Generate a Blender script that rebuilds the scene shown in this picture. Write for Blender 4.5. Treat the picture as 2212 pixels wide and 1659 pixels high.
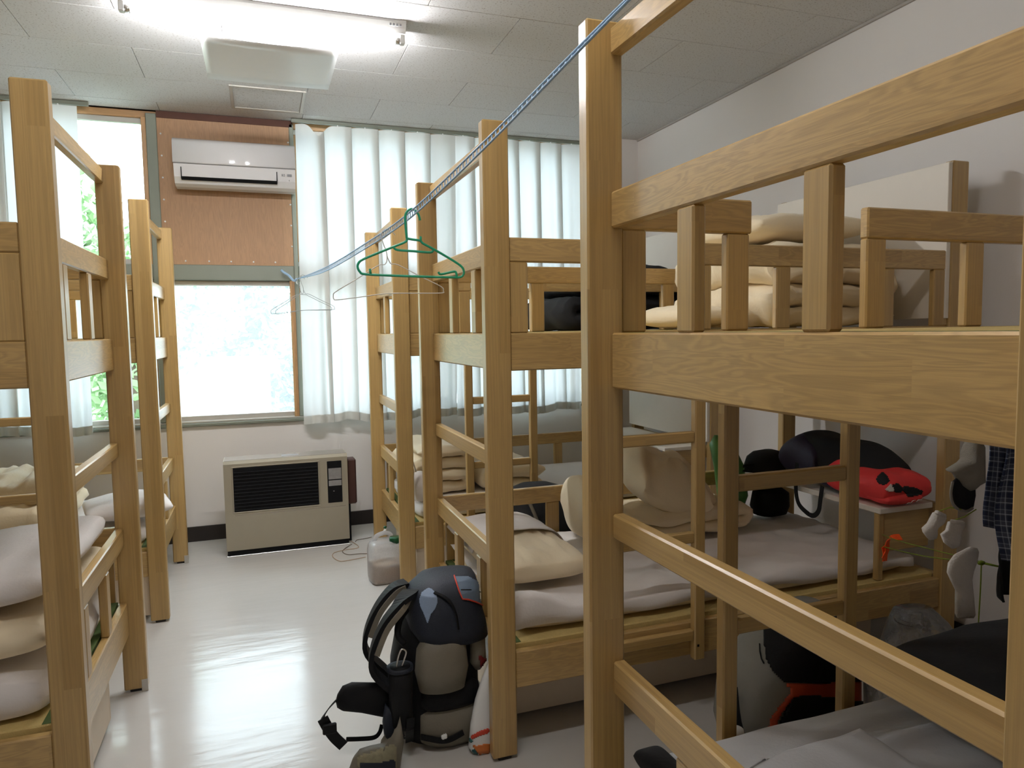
import bpy, bmesh, math, random
import numpy as np
from math import sin, cos, pi, radians
from mathutils import Vector, Matrix, noise
from mathutils.bvhtree import BVHTree

random.seed(7)
for o in list(bpy.data.objects):
    bpy.data.objects.remove(o)
SC = bpy.context.scene
COL = SC.collection

# ------------------------------------------------------------------ camera
F, YAW, PITCH, ROLL, CAMH = 1535.19, 0.3382, 0.0756, 0.0158, 1.4469


def cam_dir(x, y, d):
    cr, sr, cp, sp, cy, sy = cos(ROLL), sin(ROLL), cos(PITCH), sin(PITCH), cos(YAW), sin(YAW)
    xr = x * cr + y * sr
    up = -x * sr + y * cr
    yf = d * cp + up * sp
    return Vector((xr * cy + yf * sy, -xr * sy + yf * cy, -d * sp + up * cp))


cam = bpy.data.cameras.new('camera')
cam.sensor_width = 36.0
cam.sensor_fit = 'HORIZONTAL'
cam.lens = 36.0 * F / 2212.0
cam.clip_start = 0.02
camo = bpy.data.objects.new('camera', cam)
COL.objects.link(camo)
_r, _u, _f = cam_dir(1, 0, 0), cam_dir(0, 1, 0), cam_dir(0, 0, 1)
camo.matrix_world = Matrix(((_r.x, _u.x, -_f.x, 0), (_r.y, _u.y, -_f.y, 0), (_r.z, _u.z, -_f.z, CAMH), (0, 0, 0, 1)))
SC.camera = camo
ORG = Vector((0, 0, CAMH))


def ray(u, v):
    return cam_dir((u - 1106) / F, (829.5 - v) / F, 1.0)


def AY(u, v, Y):
    r = ray(u, v)
    return ORG + r * (Y / r.y)


def AZ(u, v, Z):
    r = ray(u, v)
    return ORG + r * ((Z - CAMH) / r.z)


def AX(u, v, X):
    r = ray(u, v)
    return ORG + r * (X / r.x)


# ------------------------------------------------------------------ world and exposure
SKY_STRENGTH = 7.5
LAMP_STRENGTH = 205.0
EXPOSURE = 0.42
w = bpy.data.worlds.new('overcast_sky')
SC.world = w
w.use_nodes = True
nt = w.node_tree
nt.nodes.clear()
wo = nt.nodes.new('ShaderNodeOutputWorld')
bg = nt.nodes.new('ShaderNodeBackground')
tc = nt.nodes.new('ShaderNodeTexCoord')
nz = nt.nodes.new('ShaderNodeTexNoise')
nz.inputs['Scale'].default_value = 1.6
nz.inputs['Detail'].default_value = 3
rp = nt.nodes.new('ShaderNodeValToRGB')
rp.color_ramp.elements[0].color = (0.70, 0.85, 1.0, 1)
rp.color_ramp.elements[1].color = (0.80, 0.92, 1.0, 1)
nt.links.new(tc.outputs['Generated'], nz.inputs['Vector'])
nt.links.new(nz.outputs['Fac'], rp.inputs['Fac'])
nt.links.new(rp.outputs['Color'], bg.inputs['Color'])
bg.inputs['Strength'].default_value = SKY_STRENGTH
nt.links.new(bg.outputs['Background'], wo.inputs['Surface'])
SC.view_settings.view_transform = 'Standard'
SC.view_settings.look = 'None'
SC.view_settings.gamma = 1.0
SC.view_settings.use_curve_mapping = False
SC.view_settings.exposure = EXPOSURE
SC.cycles.use_denoising = True
SC.cycles.max_bounces = 10
SC.cycles.diffuse_bounces = 6
SC.cycles.transparent_max_bounces = 16
SC.cycles.sample_clamp_indirect = 6.0

# ------------------------------------------------------------------ materials
def srgb(r, g, b):
    f = lambda c: (c / 255 / 12.92) if c <= 10 else (((c / 255) + 0.055) / 1.055) ** 2.4
    return (f(r), f(g), f(b), 1)


def new_mat(name):
    m = bpy.data.materials.new(name)
    m.use_nodes = True
    n = m.node_tree
    n.nodes.clear()
    out = n.nodes.new('ShaderNodeOutputMaterial')
    return m, n, out


def pm(name, col, rough=0.7, var=0.08, scale=14.0, bump=0.0, bscale=60.0, metal=0.0, spec=0.4, sheen=0.0, coat=0.0,
       alpha=1.0, trans=0.0):
    """principled material with a noise-driven tint variation and a fine noise bump"""
    m, n, out = new_mat(name)
    p = n.nodes.new('ShaderNodeBsdfPrincipled')
    tcn = n.nodes.new('ShaderNodeTexCoord')
    nz = n.nodes.new('ShaderNodeTexNoise')
    nz.inputs['Scale'].default_value = scale
    nz.inputs['Detail'].default_value = 4
    n.links.new(tcn.outputs['Object'], nz.inputs['Vector'])
    mx = n.nodes.new('ShaderNodeMix')
    mx.data_type = 'RGBA'
    c = col
    mx.inputs['A'].default_value = (c[0] * (1 - var), c[1] * (1 - var), c[2] * (1 - var), 1)
    mx.inputs['B'].default_value = (min(1, c[0] * (1 + var)), min(1, c[1] * (1 + var)), min(1, c[2] * (1 + var)), 1)
    n.links.new(nz.outputs['Fac'], mx.inputs['Factor'])
    n.links.new(mx.outputs['Result'], p.inputs['Base Color'])
    p.inputs['Roughness'].default_value = rough
    p.inputs['Metallic'].default_value = metal
    p.inputs['Specular IOR Level'].default_value = spec
    p.inputs['Sheen Weight'].default_value = sheen
    p.inputs['Coat Weight'].default_value = coat
    p.inputs['Alpha'].default_value = alpha
    if trans:
        p.inputs['Transmission Weight'].default_value = trans
    if bump:
        nb = n.nodes.new('ShaderNodeTexNoise')
        nb.inputs['Scale'].default_value = bscale
        nb.inputs['Detail'].default_value = 3
        n.links.new(tcn.outputs['Object'], nb.inputs['Vector'])
        b = n.nodes.new('ShaderNodeBump')
        b.inputs['Strength'].default_value = bump
        b.inputs['Distance'].default_value = 0.01
        n.links.new(nb.outputs['Fac'], b.inputs['Height'])
        n.links.new(b.outputs['Normal'], p.inputs['Normal'])
    n.links.new(p.outputs['BSDF'], out.inputs['Surface'])
    return m


def wood_mat(name, light, dark, stave=0.042, length=0.55, ring=1.0, rough=0.42, xs=2.2, dist=0.8):
    """laminated finger-jointed wood: staves along U (metres), grain streaks and growth rings"""
    m, n, out = new_mat(name)
    N = n.nodes.new
    L = n.links.new
    p = N('ShaderNodeBsdfPrincipled')
    uv = N('ShaderNodeUVMap')
    br = N('ShaderNodeTexBrick')
    br.offset = 0.37
    br.inputs['Color1'].default_value = (0, 0, 0, 1)
    br.inputs['Color2'].default_value = (1, 1, 1, 1)
    br.inputs['Mortar'].default_value = (0.35, 0.35, 0.35, 1)
    br.inputs['Scale'].default_value = 1.0
    br.inputs['Mortar Size'].default_value = 0.0
    br.inputs['Brick Width'].default_value = length
    br.inputs['Row Height'].default_value = stave
    L(uv.outputs['UV'], br.inputs['Vector'])
    # per-stave offset of the grain coordinate
    sep = N('ShaderNodeSeparateXYZ')
    L(uv.outputs['UV'], sep.inputs['Vector'])
    off = N('ShaderNodeMath'); off.operation = 'MULTIPLY'; off.inputs[1].default_value = 37.0
    L(br.outputs['Color'], off.inputs[0])
    cmb = N('ShaderNodeCombineXYZ')
    a = N('ShaderNodeMath'); a.operation = 'MULTIPLY'; a.inputs[1].default_value = xs
    L(sep.outputs['X'], a.inputs[0])
    b = N('ShaderNodeMath'); b.operation = 'MULTIPLY'; b.inputs[1].default_value = 22.0
    L(sep.outputs['Y'], b.inputs[0])
    L(a.outputs[0], cmb.inputs['X']); L(b.outputs[0], cmb.inputs['Y']); L(off.outputs[0], cmb.inputs['Z'])
    n1 = N('ShaderNodeTexNoise')
    n1.inputs['Scale'].default_value = 1.0
    n1.inputs['Detail'].default_value = 3.0
    n1.inputs['Distortion'].default_value = dist
    L(cmb.outputs[0], n1.inputs['Vector'])
    # rings = sin of the low noise field
    rg = N('ShaderNodeMath'); rg.operation = 'MULTIPLY'; rg.inputs[1].default_value = 62.0
    L(n1.outputs['Fac'], rg.inputs[0])
    sn = N('ShaderNodeMath'); sn.operation = 'SINE'
    L(rg.outputs[0], sn.inputs[0])
    # fine pores
    cm2 = N('ShaderNodeCombineXYZ')
    a2 = N('ShaderNodeMath'); a2.operation = 'MULTIPLY'; a2.inputs[1].default_value = 14.0
    b2 = N('ShaderNodeMath'); b2.operation = 'MULTIPLY'; b2.inputs[1].default_value = 620.0
    L(sep.outputs['X'], a2.inputs[0]); L(sep.outputs['Y'], b2.inputs[0])
    L(a2.outputs[0], cm2.inputs['X']); L(b2.outputs[0], cm2.inputs['Y']); L(off.outputs[0], cm2.inputs['Z'])
    n2 = N('ShaderNodeTexNoise')
    n2.inputs['Scale'].default_value = 1.0
    n2.inputs['Detail'].default_value = 2.0
    L(cm2.outputs[0], n2.inputs['Vector'])
    # stave tint
    rmp = N('ShaderNodeValToRGB')
    e = rmp.color_ramp.elements
    e[0].position = 0.0; e[0].color = dark
    e[1].position = 1.0; e[1].color = light
    mid = rmp.color_ramp.elements.new(0.3)
    mid.color = tuple(dark[i] * 0.35 + light[i] * 0.65 for i in range(3)) + (1,)
    L(br.outputs['Color'], rmp.inputs['Fac'])
    # multiply by grain factor
    gf = N('ShaderNodeMath'); gf.operation = 'MULTIPLY_ADD'; gf.inputs[1].default_value = 0.075 * ring; gf.inputs[2].default_value = 0.94
    L(sn.outputs[0], gf.inputs[0])
    pf = N('ShaderNodeMath'); pf.operation = 'MULTIPLY_ADD'; pf.inputs[1].default_value = 0.34; pf.inputs[2].default_value = 0.83
    L(n2.outputs['Fac'], pf.inputs[0])
    gp = N('ShaderNodeMath'); gp.operation = 'MULTIPLY'
    L(gf.outputs[0], gp.inputs[0]); L(pf.outputs[0], gp.inputs[1])
    vm = N('ShaderNodeVectorMath'); vm.operation = 'SCALE'
    L(rmp.outputs['Color'], vm.inputs[0]); L(gp.outputs[0], vm.inputs['Scale'])
    L(vm.outputs['Vector'], p.inputs['Base Color'])
    p.inputs['Roughness'].default_value = rough
    p.inputs['Specular IOR Level'].default_value = 0.8
    bp = N('ShaderNodeBump')
    bp.inputs['Strength'].default_value = 0.06
    bp.inputs['Distance'].default_value = 0.002
    L(n2.outputs['Fac'], bp.inputs['Height'])
    L(bp.outputs['Normal'], p.inputs['Normal'])
    L(p.outputs['BSDF'], out.inputs['Surface'])
    return m


M = {}
M['wood'] = wood_mat('laminated_ash_wood', (0.50, 0.328, 0.122, 1), (0.385, 0.235, 0.074, 1), length=0.75, ring=0.8, rough=0.33, xs=0.45, dist=0.15)
M['board'] = wood_mat('laminated_ash_board', (0.51, 0.335, 0.128, 1), (0.40, 0.245, 0.08, 1), length=0.6, stave=0.046, ring=1.3, rough=0.33, xs=2.6, dist=1.0)
M['wood_frame'] = wood_mat('window_wood', (0.48, 0.27, 0.11, 1), (0.38, 0.2, 0.08, 1), stave=0.3, length=3.0)
M['ply'] = wood_mat('lauan_plywood', (0.45, 0.25, 0.118, 1), (0.36, 0.19, 0.085, 1), stave=3.0, length=5.0, ring=0.8, rough=0.6)
M['panel'] = pm('cream_laminate', srgb(226, 218, 206), 0.5, 0.03)
M['drawer'] = pm('cream_drawer', srgb(222, 206, 184), 0.5, 0.04)
M['wall'] = pm('painted_wall', srgb(226, 221, 217), 0.85, 0.02, 3.0, 0.05, 180)
M['black_rubber'] = pm('black_rubber', (0.018, 0.016, 0.014, 1), 0.6)
M['base'] = pm('dark_baseboard', (0.022, 0.017, 0.015, 1), 0.5)
M['alu'] = pm('grey_green_aluminium', srgb(126, 130, 118), 0.45, 0.04, metal=0.1)
M['alu_white'] = pm('pale_aluminium', srgb(190, 186, 178), 0.35, 0.03, metal=0.3)
M['white_plastic'] = pm('white_plastic', srgb(226, 226, 224), 0.3, 0.02)
M['ac_white'] = pm('glossy_white_plastic', srgb(224, 222, 222), 0.12, 0.01, spec=0.5)
M['ac_grey'] = pm('grey_plastic', srgb(120, 120, 122), 0.4)
M['dark'] = pm('dark_slot', (0.006, 0.006, 0.007, 1), 0.6, spec=0.15)
M['heater'] = pm('champagne_metal', srgb(168, 160, 142), 0.32, 0.03, metal=0.35)
M['heater_top'] = pm('champagne_metal_top', srgb(170, 160, 150), 0.22, 0.03, metal=0.5)
M['silver'] = pm('silver_label', srgb(160, 158, 158), 0.3, 0.25, 30, metal=0.5)
M['brown_box'] = pm('brown_enamel', srgb(70, 42, 36), 0.5)
M['cream_cloth'] = pm('cream_cotton', srgb(234, 218, 186), 0.85, 0.04, 6, 0.12, 90, sheen=0.2)
M['white_cloth'] = pm('white_cotton', srgb(226, 220, 216), 0.9, 0.03, 6, 0.10, 90, sheen=0.2)
M['grey_cloth'] = pm('pale_grey_jersey', srgb(186, 184, 184), 0.9, 0.04, 6, 0.12, 120, sheen=0.2)
M['black_cloth'] = pm('black_cloth', (0.011, 0.011, 0.012, 1), 0.9, 0.2, 8, 0.1, 80)
M['tatami'] = pm('tatami_straw', srgb(198, 174, 112), 0.75, 0.12, 90, 0.3, 300)
M['tatami_edge'] = pm('green_tatami_border', srgb(70, 88, 40), 0.8, 0.3, 60)
M['rope_blue'] = pm('blue_white_braid', srgb(150, 178, 205), 0.6, 0.28, 260)
M['rope_green'] = pm('lime_cord', srgb(130, 150, 40), 0.6, 0.35, 300)
M['green_plastic'] = pm('green_plastic', srgb(36, 150, 112), 0.28, 0.04)
M['dgreen_plastic'] = pm('dark_green_cap', srgb(14, 74, 40), 0.3, 0.05)
M['wire'] = pm('white_coated_wire', srgb(206, 202, 196), 0.35, 0.05)
M['wire_grey'] = pm('grey_wire', srgb(150, 152, 150), 0.35, 0.05)
M['bp_black'] = pm('black_nylon', (0.0055, 0.0057, 0.0065, 1), 0.6, 0.25, 30, 0.1, 200, spec=0.2)
M['bp_navy'] = pm('navy_nylon', srgb(25, 31, 43), 0.6, 0.2, 30, 0.15, 200)
M['bp_blue'] = pm('slate_blue_nylon', srgb(92, 108, 126), 0.55, 0.12, 25, 0.15, 200)
M['bp_pale'] = pm('pale_blue_mesh', srgb(122, 138, 160), 0.6, 0.08, 60, 0.1, 300)
M['bp_grey'] = pm('taupe_nylon', srgb(112, 106, 92), 0.55, 0.14, 14, 0.25, 40)
M['bp_grey2'] = pm('light_grey_nylon', srgb(124, 122, 114), 0.6, 0.1, 12, 0.3, 30)
M['bp_red'] = pm('red_piping', srgb(196, 66, 48), 0.55)
M['bp_darkred'] = pm('dark_red_nylon', srgb(110, 24, 24), 0.6)
M['orange'] = pm('rust_orange_nylon', srgb(168, 62, 28), 0.6, 0.15)
M['hi_orange'] = pm('bright_orange_ribbon', srgb(255, 92, 30), 0.6, 0.05)
M['coral'] = pm('coral_red_nylon', srgb(226, 62, 62), 0.62, 0.1, 10, 0.25, 30)
M['purple'] = pm('dark_purple_nylon', srgb(46, 38, 62), 0.6, 0.25, 10, 0.2, 40)
M['metal'] = pm('bright_steel', srgb(210, 208, 204), 0.25, 0.02, metal=0.9)
M['teal'] = pm('teal_print', srgb(40, 84, 84), 0.6)
M['blue_thing'] = pm('blue_nylon', srgb(40, 84, 140), 0.6, 0.2)
M['sock'] = pm('off_white_sock', srgb(220, 212, 204), 0.9, 0.05, 60, 0.3, 200)
M['cap_grey'] = pm('grey_wool', srgb(150, 144, 134), 0.9, 0.08, 60, 0.2, 200)
M['pale_pink'] = pm('pale_pink_cotton', srgb(214, 200, 200), 0.9, 0.05)
M['leaf'] = pm('leaf_green', srgb(128, 158, 108), 0.6, 0.3, 3)
M['leaf2'] = pm('leaf_dark_green', srgb(112, 132, 122), 0.6, 0.3, 3)
M['bark'] = pm('bark', srgb(110, 95, 80), 0.9, 0.2)
M['ext_white'] = pm('white_siding', srgb(228, 230, 232), 0.8, 0.03)
M['ext_grey'] = pm('grey_roof', srgb(190, 196, 200), 0.8, 0.05)
M['ground'] = pm('gravel_ground', srgb(176, 178, 168), 0.95, 0.15, 2)


def floor_mat():
    m, n, out = new_mat('polished_vinyl')
    N = n.nodes.new; L = n.links.new
    p = N('ShaderNodeBsdfPrincipled')
    t = N('ShaderNodeTexCoord')
    a = N('ShaderNodeTexNoise'); a.inputs['Scale'].default_value = 2.5; a.inputs['Detail'].default_value = 5
    L(t.outputs['Object'], a.inputs['Vector'])
    r = N('ShaderNodeValToRGB')
    r.color_ramp.elements[0].color = srgb(192, 189, 183)
    r.color_ramp.elements[1].color = srgb(202, 199, 194)
    L(a.outputs['Fac'], r.inputs['Fac'])
    L(r.outputs['Color'], p.inputs['Base Color'])
    mp = N('ShaderNodeMapping'); mp.inputs['Scale'].default_value = (1.2, 5.0, 1.0)
    L(t.outputs['Object'], mp.inputs['Vector'])
    b = N('ShaderNodeTexNoise'); b.inputs['Scale'].default_value = 2.6; b.inputs['Detail'].default_value = 4
    L(mp.outputs['Vector'], b.inputs['Vector'])
    rr = N('ShaderNodeMapRange'); rr.inputs['To Min'].default_value = 0.12; rr.inputs['To Max'].default_value = 0.23
    L(b.outputs['Fac'], rr.inputs['Value'])
    L(rr.outputs['Result'], p.inputs['Roughness'])
    bu = N('ShaderNodeBump'); bu.inputs['Strength'].default_value = 0.10; bu.inputs['Distance'].default_value = 0.02
    L(b.outputs['Fac'], bu.inputs['Height']); L(bu.outputs['Normal'], p.inputs['Normal'])
    p.inputs['Specular IOR Level'].default_value = 0.40
    L(p.outputs['BSDF'], out.inputs['Surface'])
    return m


def ceil_mat():
    m, n, out = new_mat('speckled_ceiling_board')
    N = n.nodes.new; L = n.links.new
    p = N('ShaderNodeBsdfPrincipled')
    t = N('ShaderNodeTexCoord')
    a = N('ShaderNodeTexNoise'); a.inputs['Scale'].default_value = 115; a.inputs['Detail'].default_value = 3
    g = N('ShaderNodeNewGeometry')
    L(g.outputs['Position'], a.inputs['Vector'])
    r = N('ShaderNodeValToRGB')
    r.color_ramp.elements[0].position = 0.30; r.color_ramp.elements[0].color = srgb(160, 152, 146)
    r.color_ramp.elements[1].position = 0.42; r.color_ramp.elements[1].color = srgb(205, 203, 202)
    L(a.outputs['Fac'], r.inputs['Fac'])
    L(r.outputs['Color'], p.inputs['Base Color'])
    p.inputs['Roughness'].default_value = 0.95
    L(p.outputs['BSDF'], out.inputs['Surface'])
    return m


def curtain_mat(name, fac, col):
    m, n, out = new_mat(name)
    N = n.nodes.new; L = n.links.new
    d = N('ShaderNodeBsdfDiffuse'); d.inputs['Color'].default_value = (0.66, 0.66, 0.62, 1)
    tr = N('ShaderNodeBsdfTranslucent')
    t = N('ShaderNodeTexCoord')
    a = N('ShaderNodeTexNoise'); a.inputs['Scale'].default_value = 9; a.inputs['Detail'].default_value = 4
    mp = N('ShaderNodeMapping'); mp.inputs['Scale'].default_value = (1, 1, 0.12)
    L(t.outputs['Object'], mp.inputs['Vector']); L(mp.outputs['Vector'], a.inputs['Vector'])
    r = N('ShaderNodeValToRGB')
    r.color_ramp.elements[0].color = tuple(c * 0.88 for c in col[:3]) + (1,)
    r.color_ramp.elements[1].color = col
    L(a.outputs['Fac'], r.inputs['Fac']); L(r.outputs['Color'], tr.inputs['Color'])
    mx = N('ShaderNodeMixShader'); mx.inputs['Fac'].default_value = fac
    L(d.outputs[0], mx.inputs[1]); L(tr.outputs[0], mx.inputs[2]); L(mx.outputs[0], out.inputs['Surface'])
    return m


def glass_mat(haze=0.0):
    m, n, out = new_mat('hazy_window_glass' if haze else 'window_glass')
    N = n.nodes.new; L = n.links.new
    t = N('ShaderNodeBsdfTransparent'); t.inputs['Color'].default_value = (0.96, 0.98, 0.97, 1)
    g = N('ShaderNodeBsdfGlossy'); g.inputs['Roughness'].default_value = 0.03
    lw = N('ShaderNodeLayerWeight'); lw.inputs['Blend'].default_value = 0.12
    mx = N('ShaderNodeMixShader')
    L(lw.outputs['Fresnel'], mx.inputs['Fac']); L(t.outputs[0], mx.inputs[1]); L(g.outputs[0], mx.inputs[2])
    if haze:        # translucent layer mixed in to wash out the view with a bright veil
        tl = N('ShaderNodeBsdfTranslucent'); tl.inputs['Color'].default_value = (0.95, 0.98, 1.0, 1)
        nz = N('ShaderNodeTexNoise'); nz.inputs['Scale'].default_value = 4
        mr = N('ShaderNodeMapRange'); mr.inputs['To Min'].default_value = haze * 0.85; mr.inputs['To Max'].default_value = haze * 1.15
        L(nz.outputs['Fac'], mr.inputs['Value'])
        m2 = N('ShaderNodeMixShader'); L(mr.outputs['Result'], m2.inputs['Fac'])
        L(mx.outputs[0], m2.inputs[1]); L(tl.outputs[0], m2.inputs[2])
        mx = m2
    L(mx.outputs[0], out.inputs['Surface'])
    return m


def film_mat(name, col, op, gloss=0.25):
    """thin translucent plastic: transparent, translucent and glossy layers"""
    m, n, out = new_mat(name)
    N = n.nodes.new; L = n.links.new
    t = N('ShaderNodeBsdfTransparent'); t.inputs['Color'].default_value = (0.95, 0.95, 0.95, 1)
    d = N('ShaderNodeBsdfTranslucent'); d.inputs['Color'].default_value = col
    df = N('ShaderNodeBsdfDiffuse'); df.inputs['Color'].default_value = col
    g = N('ShaderNodeBsdfGlossy'); g.inputs['Roughness'].default_value = gloss
    g.inputs['Color'].default_value = (0.8, 0.8, 0.8, 1)
    m0 = N('ShaderNodeMixShader'); m0.inputs['Fac'].default_value = 0.5
    L(d.outputs[0], m0.inputs[1]); L(df.outputs[0], m0.inputs[2])
    nz = N('ShaderNodeTexNoise'); nz.inputs['Scale'].default_value = 30
    mr = N('ShaderNodeMapRange'); mr.inputs['To Min'].default_value = op * 0.85; mr.inputs['To Max'].default_value = min(1, op * 1.15)
    L(nz.outputs['Fac'], mr.inputs['Value'])
    m1 = N('ShaderNodeMixShader'); L(mr.outputs['Result'], m1.inputs['Fac'])
    L(t.outputs[0], m1.inputs[1]); L(m0.outputs[0], m1.inputs[2])
    lw = N('ShaderNodeLayerWeight'); lw.inputs['Blend'].default_value = 0.2
    m2 = N('ShaderNodeMixShader'); L(lw.outputs['Fresnel'], m2.inputs['Fac'])
    L(m1.outputs[0], m2.inputs[1]); L(g.outputs[0], m2.inputs[2]); L(m2.outputs[0], out.inputs['Surface'])
    return m


def emit_mat(name, col, s):
    m, n, out = new_mat(name)
    e = n.nodes.new('ShaderNodeEmission')
    e.inputs['Color'].default_value = col
    e.inputs['Strength'].default_value = s
    n.links.new(e.outputs[0], out.inputs['Surface'])
    return m


def plaid_mat():
    m, n, out = new_mat('blue_plaid_cotton')
    N = n.nodes.new; L = n.links.new
    uv = N('ShaderNodeUVMap'); sp = N('ShaderNodeSeparateXYZ'); L(uv.outputs['UV'], sp.inputs['Vector'])
    facs = []
    for ax in ('X', 'Y'):
        a = N('ShaderNodeMath'); a.operation = 'MULTIPLY'; a.inputs[1].default_value = 12.0
        L(sp.outputs[ax], a.inputs[0])
        f = N('ShaderNodeMath'); f.operation = 'FRACT'; L(a.outputs[0], f.inputs[0])
        r = N('ShaderNodeValToRGB'); r.color_ramp.interpolation = 'CONSTANT'
        e = r.color_ramp.elements
        e[0].position = 0; e[0].color = (0.02, 0.02, 0.02, 1)
        e[1].position = 0.42; e[1].color = (0.5, 0.5, 0.5, 1)
        x = e.new(0.5); x.color = (0.12, 0.12, 0.12, 1)
        x = e.new(0.82); x.color = (1, 1, 1, 1)
        x = e.new(0.9); x.color = (0.12, 0.12, 0.12, 1)
        L(f.outputs[0], r.inputs['Fac']); facs.append(r)
    ad = N('ShaderNodeMath'); ad.operation = 'ADD'
    L(facs[0].outputs['Color'], ad.inputs[0]); L(facs[1].outputs['Color'], ad.inputs[1])
    hf = N('ShaderNodeMath'); hf.operation = 'MULTIPLY'; hf.inputs[1].default_value = 0.55; L(ad.outputs[0], hf.inputs[0])
    cr = N('ShaderNodeValToRGB')
    cr.color_ramp.elements[0].color = srgb(34, 44, 74)
    cr.color_ramp.elements[1].color = srgb(196, 204, 222)
    L(hf.outputs[0], cr.inputs['Fac'])
    p = N('ShaderNodeBsdfPrincipled'); p.inputs['Roughness'].default_value = 0.9
    L(cr.outputs['Color'], p.inputs['Base Color']); L(p.outputs['BSDF'], out.inputs['Surface'])
    return m


M['floor'] = floor_mat()
M['ceil'] = ceil_mat()
M['curtain'] = curtain_mat('pale_curtain', 0.235, (0.96, 0.985, 1.0, 1))
M['hem'] = curtain_mat('curtain_hem', 0.12, (0.8, 0.78, 0.7, 1))
M['fold_shade'] = curtain_mat('fold_shade_cloth', 0.05, (0.6, 0.6, 0.56, 1))  # dark cloth for the shade painted into the curtain folds
M['glass'] = glass_mat()
M['hazy_glass'] = glass_mat(0.10)
M['film'] = film_mat('clear_polythene', (0.75, 0.75, 0.75, 1), 0.3, 0.12)
M['tank'] = film_mat('cloudy_polyethylene', (0.92, 0.91, 0.92, 1), 0.45, 0.3)
M['kerosene'] = pm('kerosene', srgb(178, 150, 118), 0.3, 0.02)
M['tube'] = emit_mat('fluorescent_glow', (0.965, 0.975, 1.0, 1), LAMP_STRENGTH)
M['tube_old'] = emit_mat('dim_fluorescent_glow', (1.0, 0.97, 0.96, 1), LAMP_STRENGTH * 0.42)
M['plaid'] = plaid_mat()

# ------------------------------------------------------------------ object helpers
def tag(o, label=None, cat=None, group=None, kind=None):
    if label: o['label'] = label
    if cat: o['category'] = cat
    if group: o['group'] = group
    if kind: o['kind'] = kind
    return o


def thing(name, label, cat, loc=(0, 0, 0), rz=0.0, group=None, rot=None):
    o = bpy.data.objects.new(name, None)
    COL.objects.link(o)
    o.empty_display_size = 0.1
    o.location = loc
    o.rotation_euler = rot if rot else (0, 0, rz)
    return tag(o, label, cat, group)


def struct(name, loc=(0, 0, 0)):
    o = bpy.data.objects.new(name, None)
    COL.objects.link(o)
    o.location = loc
    o['kind'] = 'structure'
    return o


def link(name, me, mat, parent=None, smooth=False):
    if mat is not None and not me.materials:
        me.materials.append(mat)
    o = bpy.data.objects.new(name, me)
    COL.objects.link(o)
    if parent is not None:
        o.parent = parent
    if smooth:
        me.polygons.foreach_set('use_smooth', [True] * len(me.polygons))
    return o


def mobj(name, verts, faces, mat, parent=None, smooth=False, uvs=None, off=(0, 0, 0)):
    me = bpy.data.meshes.new(name)
    me.from_pydata([(v[0] - off[0], v[1] - off[1], v[2] - off[2]) for v in verts], [], faces)
    me.validate()
    me.update()
    if uvs is not None:
        l = me.uv_layers.new(name='UVMap')
        for p in me.polygons:
            for li in p.loop_indices:
                l.data[li].uv = uvs[me.loops[li].vertex_index]
    return link(name, me, mat, parent, smooth)


def box_mesh(name, x0, x1, y0, y1, z0, z1, bevel=0.003, uvoff=None):
    bm = bmesh.new()
    vs = [bm.verts.new((x, y, z)) for x in (x0, x1) for y in (y0, y1) for z in (z0, z1)]
    for f in ((0, 1, 3, 2), (4, 6, 7, 5), (0, 4, 5, 1), (2, 3, 7, 6), (0, 2, 6, 4), (1, 5, 7, 3)):
        bm.faces.new([vs[i] for i in f])
    bmesh.ops.recalc_face_normals(bm, faces=bm.faces[:])
    if bevel:
        b = min(bevel, 0.3 * min(abs(x1 - x0), abs(y1 - y0), abs(z1 - z0)))
        bmesh.ops.bevel(bm, geom=bm.edges[:], offset=b, segments=1, affect='EDGES')
    d = (abs(x1 - x0), abs(y1 - y0), abs(z1 - z0))
    lax = d.index(max(d))
    oth = [i for i in range(3) if i != lax]
    uo = uvoff or (random.uniform(0, 50), random.uniform(0, 50))
    uvl = bm.loops.layers.uv.new('UVMap')
    for f in bm.faces:
        n = [abs(c) for c in f.normal]
        na = n.index(max(n))
        if na == lax:
            ua, va = oth
        else:
            ua = lax
            va = [i for i in oth if i != na][0]
        for lp in f.loops:
            lp[uvl].uv = (lp.vert.co[ua] + uo[0], lp.vert.co[va] + uo[1] + na * 3.1)
    me = bpy.data.meshes.new(name)
    bm.to_mesh(me)
    bm.free()
    return me


def box(name, x0, x1, y0, y1, z0, z1, mat, parent=None, bevel=0.003):
    a, b = min(x0, x1), max(x0, x1)
    return link(name, box_mesh(name, a, b, min(y0, y1), max(y0, y1), min(z0, z1), max(z0, z1), bevel), mat, parent)


def frames(pts, closed=False):
    P = [Vector(p) for p in pts]
    n = len(P)
    T = []
    for i in range(n):
        a = P[i - 1] if (i > 0 or closed) else P[i]
        b = P[(i + 1) % n] if (i < n - 1 or closed) else P[i]
        t = (b - a)
        T.append(t.normalized() if t.length > 1e-9 else Vector((0, 0, 1)))
    ref = Vector((0, 0, 1)) if abs(T[0].z) < 0.9 else Vector((1, 0, 0))
    u = T[0].cross(ref).normalized()
    out = []
    for i in range(n):
        u = (u - T[i] * u.dot(T[i]))
        u = u.normalized() if u.length > 1e-9 else T[i].orthogonal().normalized()
        out.append((P[i], T[i], u, T[i].cross(u)))
    return out


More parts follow.
